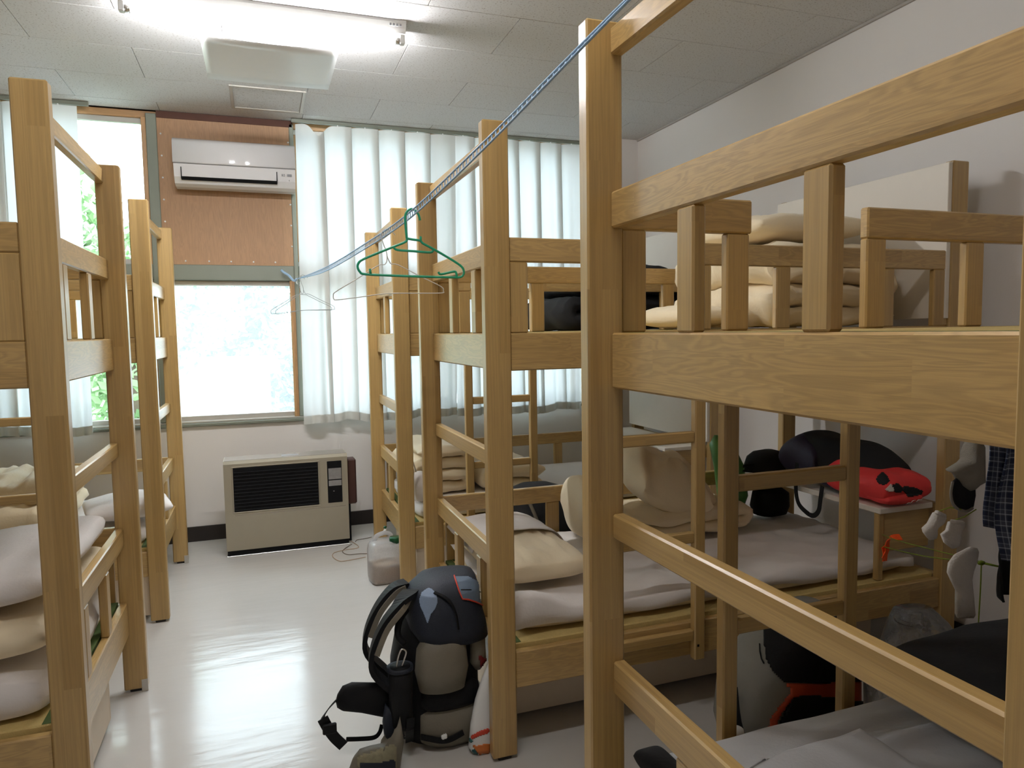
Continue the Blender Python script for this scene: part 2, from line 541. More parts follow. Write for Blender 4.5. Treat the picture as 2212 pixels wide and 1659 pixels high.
def smooth_path(pts, k=6):
    """Catmull-Rom through the points"""
    P = [Vector(p) for p in pts]
    out = []
    for i in range(len(P) - 1):
        p0 = P[max(i - 1, 0)]; p1 = P[i]; p2 = P[i + 1]; p3 = P[min(i + 2, len(P) - 1)]
        for j in range(k):
            t = j / k
            out.append(0.5 * ((2 * p1) + (p2 - p0) * t + (2 * p0 - 5 * p1 + 4 * p2 - p3) * t * t + (3 * p1 - p0 - 3 * p2 + p3) * t ** 3))
    out.append(P[-1])
    return out


def tube(name, pts, r, mat, parent=None, n=6, closed=False, off=(0, 0, 0)):
    fr = frames(pts, closed)
    rr = r if hasattr(r, '__len__') else [r] * len(fr)
    V, Fc = [], []
    for k, (p, t, u, v) in enumerate(fr):
        for i in range(n):
            a = 2 * pi * i / n
            V.append(p + (u * cos(a) + v * sin(a)) * rr[k])
    m = len(fr)
    for k in range(m if closed else m - 1):
        for i in range(n):
            j = (i + 1) % n
            k2 = (k + 1) % m
            Fc.append((k * n + i, k * n + j, k2 * n + j, k2 * n + i))
    if not closed:
        Fc.append(tuple(range(n))[::-1])
        Fc.append(tuple((m - 1) * n + i for i in range(n)))
    return mobj(name, V, Fc, mat, parent, True, off=off)


def strap(name, pts, width, th, mat, parent=None, side=None, off=(0, 0, 0), k=5):
    """flat webbing swept along a path; side = width direction"""
    P = smooth_path(pts, k)
    S = Vector(side).normalized() if side is not None else None
    V, Fc = [], []
    fr = frames(P)
    for (p, t, u, v) in fr:
        s = S if S is not None else u
        s = (s - t * s.dot(t)).normalized()
        nn = t.cross(s)
        for a, b in ((-1, -1), (1, -1), (1, 1), (-1, 1)):
            V.append(p + s * (a * width / 2) + nn * (b * th / 2))
    m = len(fr)
    for q in range(m - 1):
        for i in range(4):
            j = (i + 1) % 4
            Fc.append((q * 4 + i, q * 4 + j, q * 4 + 4 + j, q * 4 + 4 + i))
    Fc.append((3, 2, 1, 0))
    Fc.append(tuple((m - 1) * 4 + i for i in range(4)))
    return mobj(name, V, Fc, mat, parent, False, off=off)


def loft(name, secs, mat, parent=None, n=28, e=2.6, off=(0, 0, 0), amp=0.0, sc=8.0, seed=0, tilt=(0, 0)):
    """superellipse sections (z, cx, cy, rx, ry) joined into a closed soft body"""
    V, Fc = [], []
    for (z, cx, cy, rx, ry) in secs:
        for i in range(n):
            a = 2 * pi * i / n
            c, s = cos(a), sin(a)
            x = math.copysign(abs(c) ** (2 / e), c) * rx
            y = math.copysign(abs(s) ** (2 / e), s) * ry
            p = Vector((cx + x, cy + y, z))
            if amp:
                q = noise.noise(p * sc + Vector((seed * 9.1, 0, 0)))
                d = Vector((x, y, 0))
                if d.length > 1e-6:
                    p += d.normalized() * q * amp
                p.z += amp * 0.4 * noise.noise(p * sc + Vector((0, seed * 5.3, 7)))
            V.append(p)
    m = len(secs)
    for k in range(m - 1):
        for i in range(n):
            j = (i + 1) % n
            Fc.append((k * n + i, k * n + j, k * n + n + j, k * n + n + i))
    Fc.append(tuple(range(n))[::-1])
    Fc.append(tuple((m - 1) * n + i for i in range(n)))
    return mobj(name, V, Fc, mat, parent, True, off=off)


def dens(n):
    return [sin((2 * i / n - 1) * pi / 2) * 0.55 + (2 * i / n - 1) * 0.45 for i in range(n + 1)]


def slab(name, c, w, d, h, mat, parent=None, p=6.0, nx=30, ny=22, amp=0.0, sc=9.0, aniso=(1, 1), rz=0.0, tilt=(0.0, 0.0), seed=0,
         top=None, off=(0, 0, 0)):
    """soft cushion: two grids joined at the rim; p large = boxy, small = pillowy"""
    X, Y = dens(nx), dens(ny)
    V, Fc = [], []
    idx = {}

    def prof(x, y):
        return max(0.0, 1 - abs(x) ** p) ** (1 / min(p, 4)) * max(0.0, 1 - abs(y) ** p) ** (1 / min(p, 4))
    cz, sz = cos(rz), sin(rz)
    for s in (1, -1):
        for i, x in enumerate(X):
            for j, y in enumerate(Y):
                rim = i in (0, nx) or j in (0, ny)
                if rim and s == -1:
                    idx[(s, i, j)] = idx[(1, i, j)]
                    continue
                f = prof(x, y)
                # corners rounded a little
                k = 1 - 0.04 * (abs(x * y) ** 6)
                lx, ly = x * w / 2 * k, y * d / 2 * k
                z = s * f * h / 2
                if amp and s == 1:
                    q = Vector((lx * sc * aniso[0] + seed * 3.7, ly * sc * aniso[1], seed * 1.9))
                    r = 1 - abs(noise.noise(q)) * 2
                    r2 = noise.noise(q * 2.3 + Vector((5, 1, 2)))
                    z += amp * (0.7 * r + 0.5 * r2) * min(1, f * 1.2)
                if amp:
                    q = Vector((lx * 6 + seed, ly * 6, s))
                    lx += amp * 0.8 * noise.noise(q)
                    ly += amp * 0.8 * noise.noise(q + Vector((9, 9, 9)))
                if top is not None:
                    z += top(x, y) * (1 if s == 1 else 0.0)
                z += lx * tilt[0] + ly * tilt[1]
                idx[(s, i, j)] = len(V)
                V.append((c[0] + lx * cz - ly * sz, c[1] + lx * sz + ly * cz, c[2] + z))
    for i in range(nx):
        for j in range(ny):
            a, b, cc, dd = (i, j), (i + 1, j), (i + 1, j + 1), (i, j + 1)
            Fc.append(tuple(idx[(1,) + q] for q in (a, b, cc, dd)))
            Fc.append(tuple(idx[(-1,) + q] for q in (dd, cc, b, a)))
    return mobj(name, V, Fc, mat, parent, True, off=off)


def folded(name, c, L, D, t, n, mat, parent=None, amp=0.008, rz=0.0, seed=0, ny=18, squash=None):
    """quilt folded n times: an S-shaped thick ribbon swept across its width"""
    path = []
    seg = 14
    for k in range(n):
        z = t * (k + 0.5)
        xs = [(-L / 2 + t * 0.55) + (L - t * 1.1) * i / seg for i in range(seg + 1)]
        if k % 2:
            xs = xs[::-1]
        for x in xs:
            path.append((x, z))
        if k < n - 1:
            sx = 1 if k % 2 == 0 else -1
            xe = xs[-1]
            for i in range(1, 6):
                a = -pi / 2 + pi * i / 6
                path.append((xe + sx * t * 0.5 * cos(a), z + t * 0.5 + t * 0.5 * sin(a)))
    m = len(path)
    ring_l, ring_r = [], []
    for i in range(m):
        a = path[max(i - 1, 0)]; b = path[min(i + 1, m - 1)]
        tx, tz = b[0] - a[0], b[1] - a[1]
        l = math.hypot(tx, tz) or 1
        nx_, nz_ = -tz / l, tx / l
        e = min(i, m - 1 - i)
        th = t * 0.495 * min(1, (0.25 + e / 3.0))
        ring_l.append((path[i][0] + nx_ * th, path[i][1] + nz_ * th))
        ring_r.append((path[i][0] - nx_ * th, path[i][1] - nz_ * th))
    ring = ring_l + ring_r[::-1]
    cen = path + path[::-1]
    R = len(ring)
    V, Fc = [], []
    cz, sz = cos(rz), sin(rz)
    ys = dens(ny)
    for j, y in enumerate(ys):
        k = (max(0, 1 - abs(y) ** 9)) ** 0.33
        k = max(k, 0.12)
        for (r, q) in zip(ring, cen):
            x = q[0] + (r[0] - q[0]) * k
            z = q[1] + (r[1] - q[1]) * k
            yy = y * D / 2
            nn = Vector((x * 9 + seed, yy * 9, z * 14))
            x += amp * 2.2 * noise.noise(nn)
            z += amp * (noise.noise(nn + Vector((4, 4, 4))) + 0.4 * noise.noise(nn * 2.5))
            z = max(z, 0.0)
            yy += amp * 2.0 * noise.noise(nn + Vector((8, 1, 3)))
            V.append((c[0] + x * cz - yy * sz, c[1] + x * sz + yy * cz, c[2] + z))
    for j in range(ny):
        for i in range(R):
            i2 = (i + 1) % R
            Fc.append((j * R + i, j * R + R + i, j * R + R + i2, j * R + i2))
    h = R // 2
    for j0, fl in ((0, False), (ny, True)):
        for i in range(h - 1):
            q = (j0 * R + i, j0 * R + i + 1, j0 * R + R - 2 - i, j0 * R + R - 1 - i)
            Fc.append(q if not fl else q[::-1])
    return mobj(name, V, Fc, mat, parent, True)


def sheet(name, fn, nu, nv, mat, parent=None, th=0.004, uv=None):
    """cloth given by fn(u, v) in 0..1, thickened by th along its normal"""
    P = [[Vector(fn(i / nu, j / nv)) for j in range(nv + 1)] for i in range(nu + 1)]
    V, Fc, UV = [], [], []
    N = []
    for i in range(nu + 1):
        for j in range(nv + 1):
            a = P[min(i + 1, nu)][j] - P[max(i - 1, 0)][j]
            b = P[i][min(j + 1, nv)] - P[i][max(j - 1, 0)]
            n = a.cross(b)
            n = n.normalized() if n.length > 1e-12 else Vector((0, 0, 1))
            N.append(n)
    for s in (0, 1):
        for i in range(nu + 1):
            for j in range(nv + 1):
                V.append(P[i][j] - N[i * (nv + 1) + j] * th * s)
                UV.append((uv[0] * i / nu, uv[1] * j / nv) if uv else (i / nu, j / nv))
    K = (nu + 1) * (nv + 1)
    I = lambda i, j, s: s * K + i * (nv + 1) + j
    for i in range(nu):
        for j in range(nv):
            Fc.append((I(i, j, 0), I(i + 1, j, 0), I(i + 1, j + 1, 0), I(i, j + 1, 0)))
            Fc.append((I(i, j, 1), I(i, j + 1, 1), I(i + 1, j + 1, 1), I(i + 1, j, 1)))
    for i in range(nu):
        Fc.append((I(i, 0, 0), I(i, 0, 1), I(i + 1, 0, 1), I(i + 1, 0, 0)))
        Fc.append((I(i, nv, 0), I(i + 1, nv, 0), I(i + 1, nv, 1), I(i, nv, 1)))
    for j in range(nv):
        Fc.append((I(0, j, 0), I(0, j + 1, 0), I(0, j + 1, 1), I(0, j, 1)))
        Fc.append((I(nu, j, 0), I(nu, j, 1), I(nu, j + 1, 1), I(nu, j + 1, 0)))
    return mobj(name, V, Fc, mat, parent, True, uvs=UV)


def world_bvh(objs):
    V, P = [], []
    for o in objs:
        mw = Matrix.Identity(4)
        q = o
        while q is not None:
            mw = Matrix.LocRotScale(q.location, q.rotation_euler, q.scale) @ mw
            q = q.parent
        b = len(V)
        V += [mw @ v.co for v in o.data.vertices]
        P += [tuple(b + i for i in p.vertices) for p in o.data.polygons]
    return BVHTree.FromPolygons(V, P)


def in_poly(x, y, poly):
    r = False
    j = len(poly) - 1
    for i in range(len(poly)):
        xi, yi = poly[i]; xj, yj = poly[j]
        if (yi > y) != (yj > y) and x < (xj - xi) * (y - yi) / (yj - yi) + xi:
            r = not r
        j = i
    return r


def patch(name, poly, objs, mat, parent, step=4.0, lift=0.003, off=(0, 0, 0)):
    """a sewn-on panel: cells of the outline laid on the surface of objs, lifted off it and given thickness"""
    bv = world_bvh(objs)
    xs = [p[0] for p in poly]; ys = [p[1] for p in poly]
    nx = max(2, int((max(xs) - min(xs)) / step)); ny = max(2, int((max(ys) - min(ys)) / step))
    hit = {}
    for i in range(nx + 1):
        for j in range(ny + 1):
            u = min(xs) + (max(xs) - min(xs)) * i / nx
            v = min(ys) + (max(ys) - min(ys)) * j / ny
            r = ray(u, v).normalized()
            loc, nor, _, _ = bv.ray_cast(ORG, r)
            if loc is None:
                continue
            if nor.dot(r) > 0:
                nor = -nor
            hit[(i, j)] = (loc + nor * lift, loc - nor * 0.002, in_poly(u, v, poly))
    V, Fc, ix = [], [], {}

    def vid(k, s):
        if (k, s) not in ix:
            ix[(k, s)] = len(V)
            V.append(hit[k][s])
        return ix[(k, s)]
    cells = set()
    for i in range(nx):
        for j in range(ny):
            q = [(i, j), (i + 1, j), (i + 1, j + 1), (i, j + 1)]
            if all(k in hit for k in q) and sum(hit[k][2] for k in q) >= 2:
                d = [(hit[q[a]][0] - hit[q[b]][0]).length for a, b in ((0, 2), (1, 3))]
                if max(d) < 0.09:
                    cells.add((i, j))
    for (i, j) in cells:
        q = [(i, j), (i + 1, j), (i + 1, j + 1), (i, j + 1)]
        Fc.append(tuple(vid(k, 0) for k in q))
        for a, b, nb in ((0, 1, (i, j - 1)), (1, 2, (i + 1, j)), (2, 3, (i, j + 1)), (3, 0, (i - 1, j))):
            if nb not in cells:
                Fc.append((vid(q[a], 0), vid(q[a], 1), vid(q[b], 1), vid(q[b], 0)))
    if not Fc:
        return None
    return mobj(name, V, Fc, mat, parent, True, off=off)


def on_surface(pts, objs, lift=0.004):
    bv = world_bvh(objs)
    out = []
    for (u, v) in pts:
        r = ray(u, v).normalized()
        loc, nor, _, _ = bv.ray_cast(ORG, r)
        if loc is not None:
            if nor.dot(r) > 0:
                nor = -nor
            out.append(loc + nor * lift)
    return out


# ------------------------------------------------------------------ room shell
XW, XL_W, YB, YF, ZC = 2.91, -2.72, 5.377, -2.6, 2.947
fl = box('floor', XL_W - 0.1, XW + 0.1, YF - 0.1, YB + 0.02, -0.1, 0.0, M['floor'], None, 0)
fl['kind'] = 'structure'
wr = box('wall_right', XW, XW + 0.12, YF - 0.1, YB + 0.2, -0.1, ZC + 0.05, M['wall'], None, 0); wr['kind'] = 'structure'
wl = box('wall_left', XL_W - 0.12, XL_W, YF - 0.1, YB + 0.2, -0.1, ZC + 0.05, M['wall'], None, 0); wl['kind'] = 'structure'
wf = box('wall_front', XL_W, XW, YF - 0.12, YF, -0.1, ZC + 0.05, M['wall'], None, 0); wf['kind'] = 'structure'
ZS = 0.812     # underside of the window sill
wb = struct('wall_back', (0, YB, 0))
box('wall_below_windows', XL_W, XW, 0, 0.16, 0, ZS, M['wall'], wb, 0)
box('wall_corner', 2.5, XW, 5.145 - YB, 0.16, 0.0, ZC, M['wall'], wb, 0)
box('wall_corner', XL_W, -2.55, 5.145 - YB, 0.16, 0.0, ZC, M['wall'], wb, 0)
box('window_lintel', -2.55, 2.5, 0.07, 0.16, 2.90, ZC + 0.02, M['wood_frame'], wb, 0)  # window wood, darker than wall paint, to carry the shadow band here
bs = box('baseboard_back', -2.55, 2.5, YB - 0.012, YB, 0.0, 0.105, M['base'], None, 0.001); bs['kind'] = 'structure'
bs = box('baseboard_right', XW - 0.012, XW, YF, 5.14, 0.0, 0.105, M['base'], None, 0.001); bs['kind'] = 'structure'
tr = box('trim_1', XW - 0.014, XW, YF, 5.14, ZC - 0.014, ZC, pm('ceiling_moulding', srgb(176, 170, 164), 0.8), None, 0.002); tr['kind'] = 'structure'
# ceiling of staggered boards
ce = struct('ceiling', (0, 0, ZC))
box('ceiling_backing', XL_W, XW, YF, YB + 0.16, 0.012, 0.06, M['base'], ce, 0)
PY = 0.465
tm = {}
r = 0
y1 = 5.19 + PY
while y1 > YF:
    y0 = y1 - PY
    ya, yb_ = max(y0, YF), min(y1, YB + 0.0)
    x = -0.575 - 0.91 * 4 + (0.455 if r % 2 else 0.0)
    while x < XW:
        xa, xb = max(x, XL_W), min(x + 0.91, XW)
        if xb - xa > 0.02 and yb_ - ya > 0.02:
            k = (round(xb - xa, 3), round(yb_ - ya, 3))
            if k not in tm:
                g = 0.0012
                tm[k] = box_mesh('ceiling_board', g, k[0] - g, g, k[1] - g, 0, 0.012, 0.0015, (0, 0))
                tm[k].materials.append(M['ceil'])
            o = bpy.data.objects.new('ceiling_board', tm[k])
            COL.objects.link(o)
            o.parent = ce
            o.location = (xa, ya, 0)
        x += 0.91
    y1 = y0
    r += 1
# inspection hatch in the ceiling
ht = thing('ceiling_hatch', 'thin metal frame of the ceiling inspection hatch near the windows', 'hatch', (0.1035, 4.93, ZC))
for x0, x1, y0, y1 in ((-0.225, -0.205, -0.225, 0.225), (0.205, 0.225, -0.225, 0.225), (-0.205, 0.205, 0.205, 0.225), (-0.205, 0.205, -0.225, -0.205)):
    box('frame_rail', x0, x1, y0, y1, -0.008, 0.004, M['alu_white'], ht, 0.002)
box('hatch_board', -0.203, 0.203, -0.203, 0.203, -0.003, 0.002, M['ceil'], ht, 0)

# ------------------------------------------------------------------ windows
def window(n, x0, x1, rails, loc_y=YB + 0.03, glass='glass', inner=True):
    """band window between mullions: rails = list of (z0, z1) openings"""
    wdw = struct('window_%d' % n, ((x0 + x1) / 2, loc_y, ZS))
    cx = (x0 + x1) / 2
    L_, R_ = x0 - cx, x1 - cx
    for (z0, z1) in rails:
        a, b = z0 - ZS, z1 - ZS
        f = 0.035
        box('sash_rail', L_, R_, 0.01, 0.045, a, a + f, M['alu_white'], wdw, 0.003)
        box('sash_rail', L_, R_, 0.01, 0.045, b - f, b, M['alu_white'], wdw, 0.003)
        box('sash_stile', L_, L_ + 0.03, 0.01, 0.045, a + f, b - f, M['alu_white'] if not inner else M['wood_frame'], wdw, 0.003)
        box('sash_stile', R_ - 0.03, R_, 0.01, 0.045, a + f, b - f, M['alu_white'] if not inner else M['wood_frame'], wdw, 0.003)
        box('glass_pane', L_ + 0.03, R_ - 0.03, 0.026, 0.030, a + f, b - f, M[glass], wdw, 0)
    return wdw


TZ0, TZ1 = 1.825, 1.93
window(1, -0.60, 0.245, [(0.845, TZ0)], glass='hazy_glass')
window(2, -1.62, -0.665, [(0.845, TZ0), (TZ1, 2.90)])
window(3, 0.275, 1.35, [(0.845, TZ0), (TZ1, 2.90)])
window(4, 1.41, 2.48, [(0.845, TZ0), (TZ1, 2.90)])
window(5, -2.53, -1.68, [(0.845, TZ0), (TZ1, 2.90)])
t2 = struct('trim_2', (0, YB, ZS))       # sill, transom and mullions
box('window_sill', -2.55, 2.5, -0.028, 0.15, 0.0, 0.022, M['alu'], t2, 0.004)
box('sill_track', -2.55, 2.5, -0.006, 0.15, 0.022, 0.036, M['alu_white'], t2, 0.003)
for x0, x1 in ((-0.665, -0.60), (0.245, 0.275), (1.35, 1.41), (-1.68, -1.62)):
    box('mullion', x0, x1, -0.012, 0.1, 0.036, 2.925 - ZS, M['alu'], t2, 0.004)
for x0, x1 in ((-2.53, -1.68), (-1.62, -0.665), (-0.60, 0.245), (0.275, 1.35), (1.41, 2.48)):
    box('transom', x0, x1, -0.010, 0.1, TZ0 - ZS, TZ1 - ZS, M['alu'], t2, 0.004)
box('window_head', -2.55, 2.5, 0.025, 0.1, 2.90 - ZS, 2.946 - ZS, M['wood_frame'], t2, 0.003)
box('jamb_lining', -0.695, -0.665, -0.004, 0.03, TZ1 - ZS, 2.90 - ZS, M['wood_frame'], t2, 0.003)
box('jamb_lining', 0.212, 0.248, -0.006, 0.03, 0.845 - ZS, TZ0 - ZS, M['wood_frame'], t2, 0.003)

# plywood infill; white discs stand in for daylight through its screw holes
pl = thing('plywood_panel', 'reddish brown plywood sheet filling the window light behind the air conditioner', 'panel', (-0.166, YB, TZ1))
box('sheet', -0.434, 0.434, -0.006, 0.012, 0.0, 2.945 - TZ1, M['ply'], pl, 0.001)
box('top_batten', -0.434, 0.434, -0.012, -0.006, 2.90 - TZ1, 2.945 - TZ1, pm('shadow_tone_batten', srgb(84, 52, 40), 0.7), pl, 0.001)  # batten colour darkened to carry the shadow under the ceiling edge
lit_holes = [(-0.577, z * 1.034) for z in (2.425, 2.284, 2.143, 2.565, 2.704)] + [(x * 1.034, 1.954) for x in (-0.447, -0.304, -0.167, -0.025, 0.116)] + \
       [(0.237, z * 1.034) for z in (2.285, 2.143, 2.0, 2.703)]
cm_ = None
for (x, z) in lit_holes:
    if cm_ is None:
        c0 = tube('lit_hole_disc', [(0, 0.0, 0), (0, -0.004, 0)], 0.0058, M['white_plastic'], pl, 10)
        cm_ = c0.data
    else:
        c0 = bpy.data.objects.new('lit_hole_disc', cm_)
        COL.objects.link(c0)
        c0.parent = pl
    c0.location = (x + 0.166, -0.006, z - TZ1)

# ------------------------------------------------------------------ air conditioner
ac = thing('air_conditioner', 'white wall air conditioner mounted on the brown plywood panel', 'air conditioner', (-0.111, YB - 0.0062, 2.43))
prof = [(0, 0.02), (0, 0.30), (-0.155, 0.30), (-0.19, 0.285), (-0.215, 0.20), (-0.222, 0.125), (-0.205, 0.05), (-0.17, 0.012), (-0.12, 0.0), (-0.03, 0.0)]


def extrude_x(name, prof, x0, x1, mat, parent, smooth=False):
    n = len(prof)
    V = [(x, y, z) for x in (x0, x1) for (y, z) in prof]
    Fc = [(i, (i + 1) % n, n + (i + 1) % n, n + i) for i in range(n)] + [tuple(range(n))[::-1], tuple(range(n, 2 * n))]
    o = mobj(name, V, Fc, mat, parent, smooth)
    bm = bmesh.new(); bm.from_mesh(o.data)
    bmesh.ops.recalc_face_normals(bm, faces=bm.faces[:])
    bm.to_mesh(o.data); bm.free()
    return o


AW = 0.381
extrude_x('casing', prof, -AW + 0.003, AW - 0.003, M['ac_white'], ac)
_fp = [(-0.2285 + 1.1 * (z_ - 0.165) ** 2 + (0.035 * max(0, (z_ - 0.27) / 0.033) ** 2), z_) for z_ in [0.135 + 0.168 * i / 20 for i in range(21)]]
_fb = [(min(-0.14, y_ + 0.012), z_ - (0.003 if z_ > 0.29 else 0)) for (y_, z_) in _fp[::-1]]
extrude_x('front_panel', _fp + _fb, -AW, AW, M['ac_white'], ac)
_o = ac.children[-1]
for _p in _o.data.polygons:
    _p.use_smooth = len(_p.vertices) == 4 and abs(_p.normal.x) < 0.5 and _p.normal.y < -0.3
extrude_x('louver', [(-0.2195, 0.108), (-0.209, 0.052), (-0.2055, 0.053), (-0.2160, 0.108)], -0.33, 0.255, M['ac_white'], ac)
extrude_x('air_slot', [(-0.2120, 0.05), (-0.199, 0.030), (-0.194, 0.032), (-0.207, 0.052)], -0.335, 0.26, M['dark'], ac)
box('slot_side', -0.336, -0.331, -0.2215, -0.20, 0.035, 0.11, M['dark'], ac, 0)
box('slot_side', 0.256, 0.261, -0.2215, -0.20, 0.035, 0.11, M['dark'], ac, 0)
extrude_x('panel_seam', [(-0.2275, 0.1345), (-0.2225, 0.1345), (-0.2225, 0.1315), (-0.2265, 0.1315)], -AW, AW, M['ac_grey'], ac)
for (x0, x1, z0, z1) in ((0.325, 0.355, 0.083, 0.099), (0.29, 0.297, 0.085, 0.098), (0.302, 0.309, 0.092, 0.098), (0.302, 0.309, 0.084, 0.088), (0.336, 0.340, 0.055, 0.062)):
    yy = -0.2225 + (0.125 - (z0 + z1) / 2) * 0.2267
    box('display' if x1 - x0 > 0.02 else 'indicator', x0, x1, yy - 0.003, yy + 0.002, z0, z1, M['ac_grey'], ac, 0)

# ------------------------------------------------------------------ fluorescent lamps
def lamp(label, cx, cy, glow='tube'):
    t = thing('fluorescent_lamp', label, 'lamp', (cx, cy, ZC), group='fluorescent batten lamps on the ceiling')
    prof = [(-0.055, 0.0), (0.055, 0.0), (0.055, -0.012), (0.028, -0.052), (-0.028, -0.052), (-0.055, -0.012)]
    extrude_x('housing', prof, -0.625, 0.625, M['white_plastic'], t)
    for s in (-1, 1):
        box('lamp_holder', s * 0.612 - 0.013, s * 0.612 + 0.013, -0.016, 0.016, -0.095, -0.050, M['white_plastic'], t, 0.004)
        tube('tube_cap', [(s * 0.600, 0, -0.078), (s * 0.578, 0, -0.078)], 0.0162, M['metal'], t, 12)
    tube('glowing_tube', [(-0.578 + 1.156 * i / 8, 0, -0.078) for i in range(9)], 0.0158, M[glow], t, 12)
    for i in range(4):
        box('rating_mark', 0.545 + i * 0.016, 0.554 + i * 0.016, -0.0518, -0.046, -0.0285, -0.0165, M['ac_grey'], t, 0)
    return t


lamp('bright white fluorescent batten lamp above the white ceiling vent panel', 0.10, 3.575)
lamp('bright white fluorescent batten lamp over the aisle beside the front bunk bed', 0.10, 1.15, 'tube_old')

# ------------------------------------------------------------------ white vent panel under the ceiling
vp = thing('vent_panel', 'white curved vent cover hung on clips below the ceiling lamp', 'vent cover', (0.105, 3.98, ZC))


def vent(name, z, w, d, sag, th):
    def fn(u, v):
        x = (u - 0.5) * w
        return (x, (v - 0.5) * d, z + sag * ((2 * u - 1) ** 2 - 1) * (1 - 0.75 * v))
    return sheet(name, fn, 18, 6, M['white_plastic'], vp, th)


vent('cover_panel', -0.105, 0.635, 0.62, 0.014, 0.006)
box('upper_plate', -0.305, 0.305, -0.285, 0.29, -0.098, -0.090, M['white_plastic'], vp, 0.003)
for x in (-0.27, 0.0, 0.27):
    box('clip', x - 0.008, x + 0.008, -0.302, -0.275, -0.123 if x == 0 else -0.112, -0.090, M['white_plastic'], vp, 0.002)
box('duct_neck', -0.13, 0.13, -0.13, 0.13, -0.092, 0.0, M['white_plastic'], vp, 0.01)

# ------------------------------------------------------------------ curtains
def curtain(name, label, x0, x1, y, ztop, zbot, pleat, seed, droop=None, rev=False):
    rnd = random.Random(seed)
    t = thing(name, label, 'curtain', ((x0 + x1) / 2, y, zbot))
    n = max(2, round((x1 - x0) / pleat))
    pw_ = (x1 - x0) / n
    jit = [rnd.uniform(-0.02, 0.02) for _ in range(n + 1)]
    ph = [rnd.uniform(0, 6.28) for _ in range(n + 1)]
    rows = 34

    def line(tz):
        ov = 0.045 * (1 - 0.5 * tz)           # overlap of the knife pleat, opens downwards
        out = []
        for k in range(n):
            a = x0 + k * pw_ + jit[k] * tz * 1.6
            b = x0 + (k + 1) * pw_ + jit[k + 1] * tz * 1.6
            for i in range(17):
                s = i / 16
                x = a + (b - a + 0.0) * s
                yy = -0.006 * sin(pi * s) - (0.12 + tz) * 0.024 * sin(2 * pi * s + ph[k]) * (0.3 + 0.7 * sin(pi * s)) - tz * 0.012 * sin(5 * pi * s + ph[k] * 2) * sin(pi * s)
                yy += 0.028 * (1 - s) ** 6
                out.append((x, yy))
            if k < n - 1:
                out.append((b + 0.002, 0.006))
                out.append((b - ov * 0.5, 0.013))
                out.append((b - ov, 0.020))
                out.append((b - ov * 0.6, 0.026))
        return out
    lines = []
    for r_ in range(rows + 1):
        tz = r_ / rows
        lines.append((tz, line(tz)))
    m = len(lines[0][1])
    V, Fc = [], []
    zb = lambda x: zbot + 0.012 * sin(x * 9 + seed) + 0.008 * sin(x * 23)
    for tz, ln in lines:
        for (x, yy) in ln:
            z1 = ztop
            if droop:
                dx = (x - droop[0]) / droop[1]
                z1 = ztop - droop[2] * math.exp(-dx * dx)
            z = z1 + (zb(x) - z1) * tz
            V.append((x - (x0 + x1) / 2, yy, z - zbot))
    for r_ in range(rows):
        for i in range(m - 1):
            Fc.append((r_ * m + i, r_ * m + i + 1, (r_ + 1) * m + i + 1, (r_ + 1) * m + i))
    mobj('curtain_cloth', V, Fc, M['curtain'], t, True)
    # hem: doubled strip at the bottom, top heading tape
    for nm, ta, tb in (('hem', 0.972, 1.0),):
        VV, FF = [], []
        for q in range(4):
            tz = ta + (tb - ta) * q / 3
            for (x, yy) in line(tz):
                z1 = ztop
                z = z1 + (zb(x) - z1) * tz
                VV.append((x - (x0 + x1) / 2, yy - 0.0035, z - zbot))
        for q in range(3):
            for i in range(m - 1):
                FF.append((q * m + i, q * m + i + 1, (q + 1) * m + i + 1, (q + 1) * m + i))
        mobj(nm, VV, FF, M['hem'], t, True)
    # dark strips behind every pleat fold, standing in for the shade inside it
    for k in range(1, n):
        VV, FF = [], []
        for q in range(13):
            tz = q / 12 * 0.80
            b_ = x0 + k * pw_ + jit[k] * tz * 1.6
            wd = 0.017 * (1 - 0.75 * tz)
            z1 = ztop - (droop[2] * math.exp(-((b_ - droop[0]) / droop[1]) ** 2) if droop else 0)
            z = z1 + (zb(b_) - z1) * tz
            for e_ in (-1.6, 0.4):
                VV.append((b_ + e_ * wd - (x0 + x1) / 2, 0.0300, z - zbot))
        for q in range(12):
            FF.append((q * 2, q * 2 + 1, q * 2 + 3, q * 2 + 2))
        mobj('fold_shade_strip', VV, FF, M['fold_shade'], t, True)
    # runners along the rail
    for k in range(n):
        xr_ = x0 + (k + 0.5) * pw_
        if droop and abs(xr_ - droop[0]) < droop[1] * 1.2:
            continue
        box('runner', xr_ - (x0 + x1) / 2 - 0.004, xr_ - (x0 + x1) / 2 + 0.004, -0.004, 0.008, ztop - zbot - 0.012, 2.915 - zbot + 0.004, M['white_plastic'], t, 0.001)
    return t


rail = thing('curtain_rail', 'thin metal curtain rail along the ceiling over the windows', 'rail', (0, YB - 0.075, 2.915))
box('track', -2.55, -0.98, -0.008, 0.008, 0.004, 0.030, M['alu'], rail, 0.002)
box('track', 0.26, 2.5, -0.008, 0.008, 0.004, 0.030, M['alu'], rail, 0.002)
curtain('window_curtain', 'pale translucent pleated curtain beside the air conditioner with a drooping top corner', 0.288, 1.44, YB - 0.085, 2.912, 0.795, 0.196, 3, droop=(0.44, 0.05, 0.075))
curtain('window_curtain', 'pale translucent pleated curtain reaching the wall corner behind the bunk beds', 1.41, 2.485, YB - 0.085, 2.912, 0.790, 0.19, 5)
curtain('window_curtain', 'pale translucent curtain to the left of the plywood panel behind the left bunks', -2.5, -1.045, YB - 0.085, 2.912, 0.815, 0.20, 8)

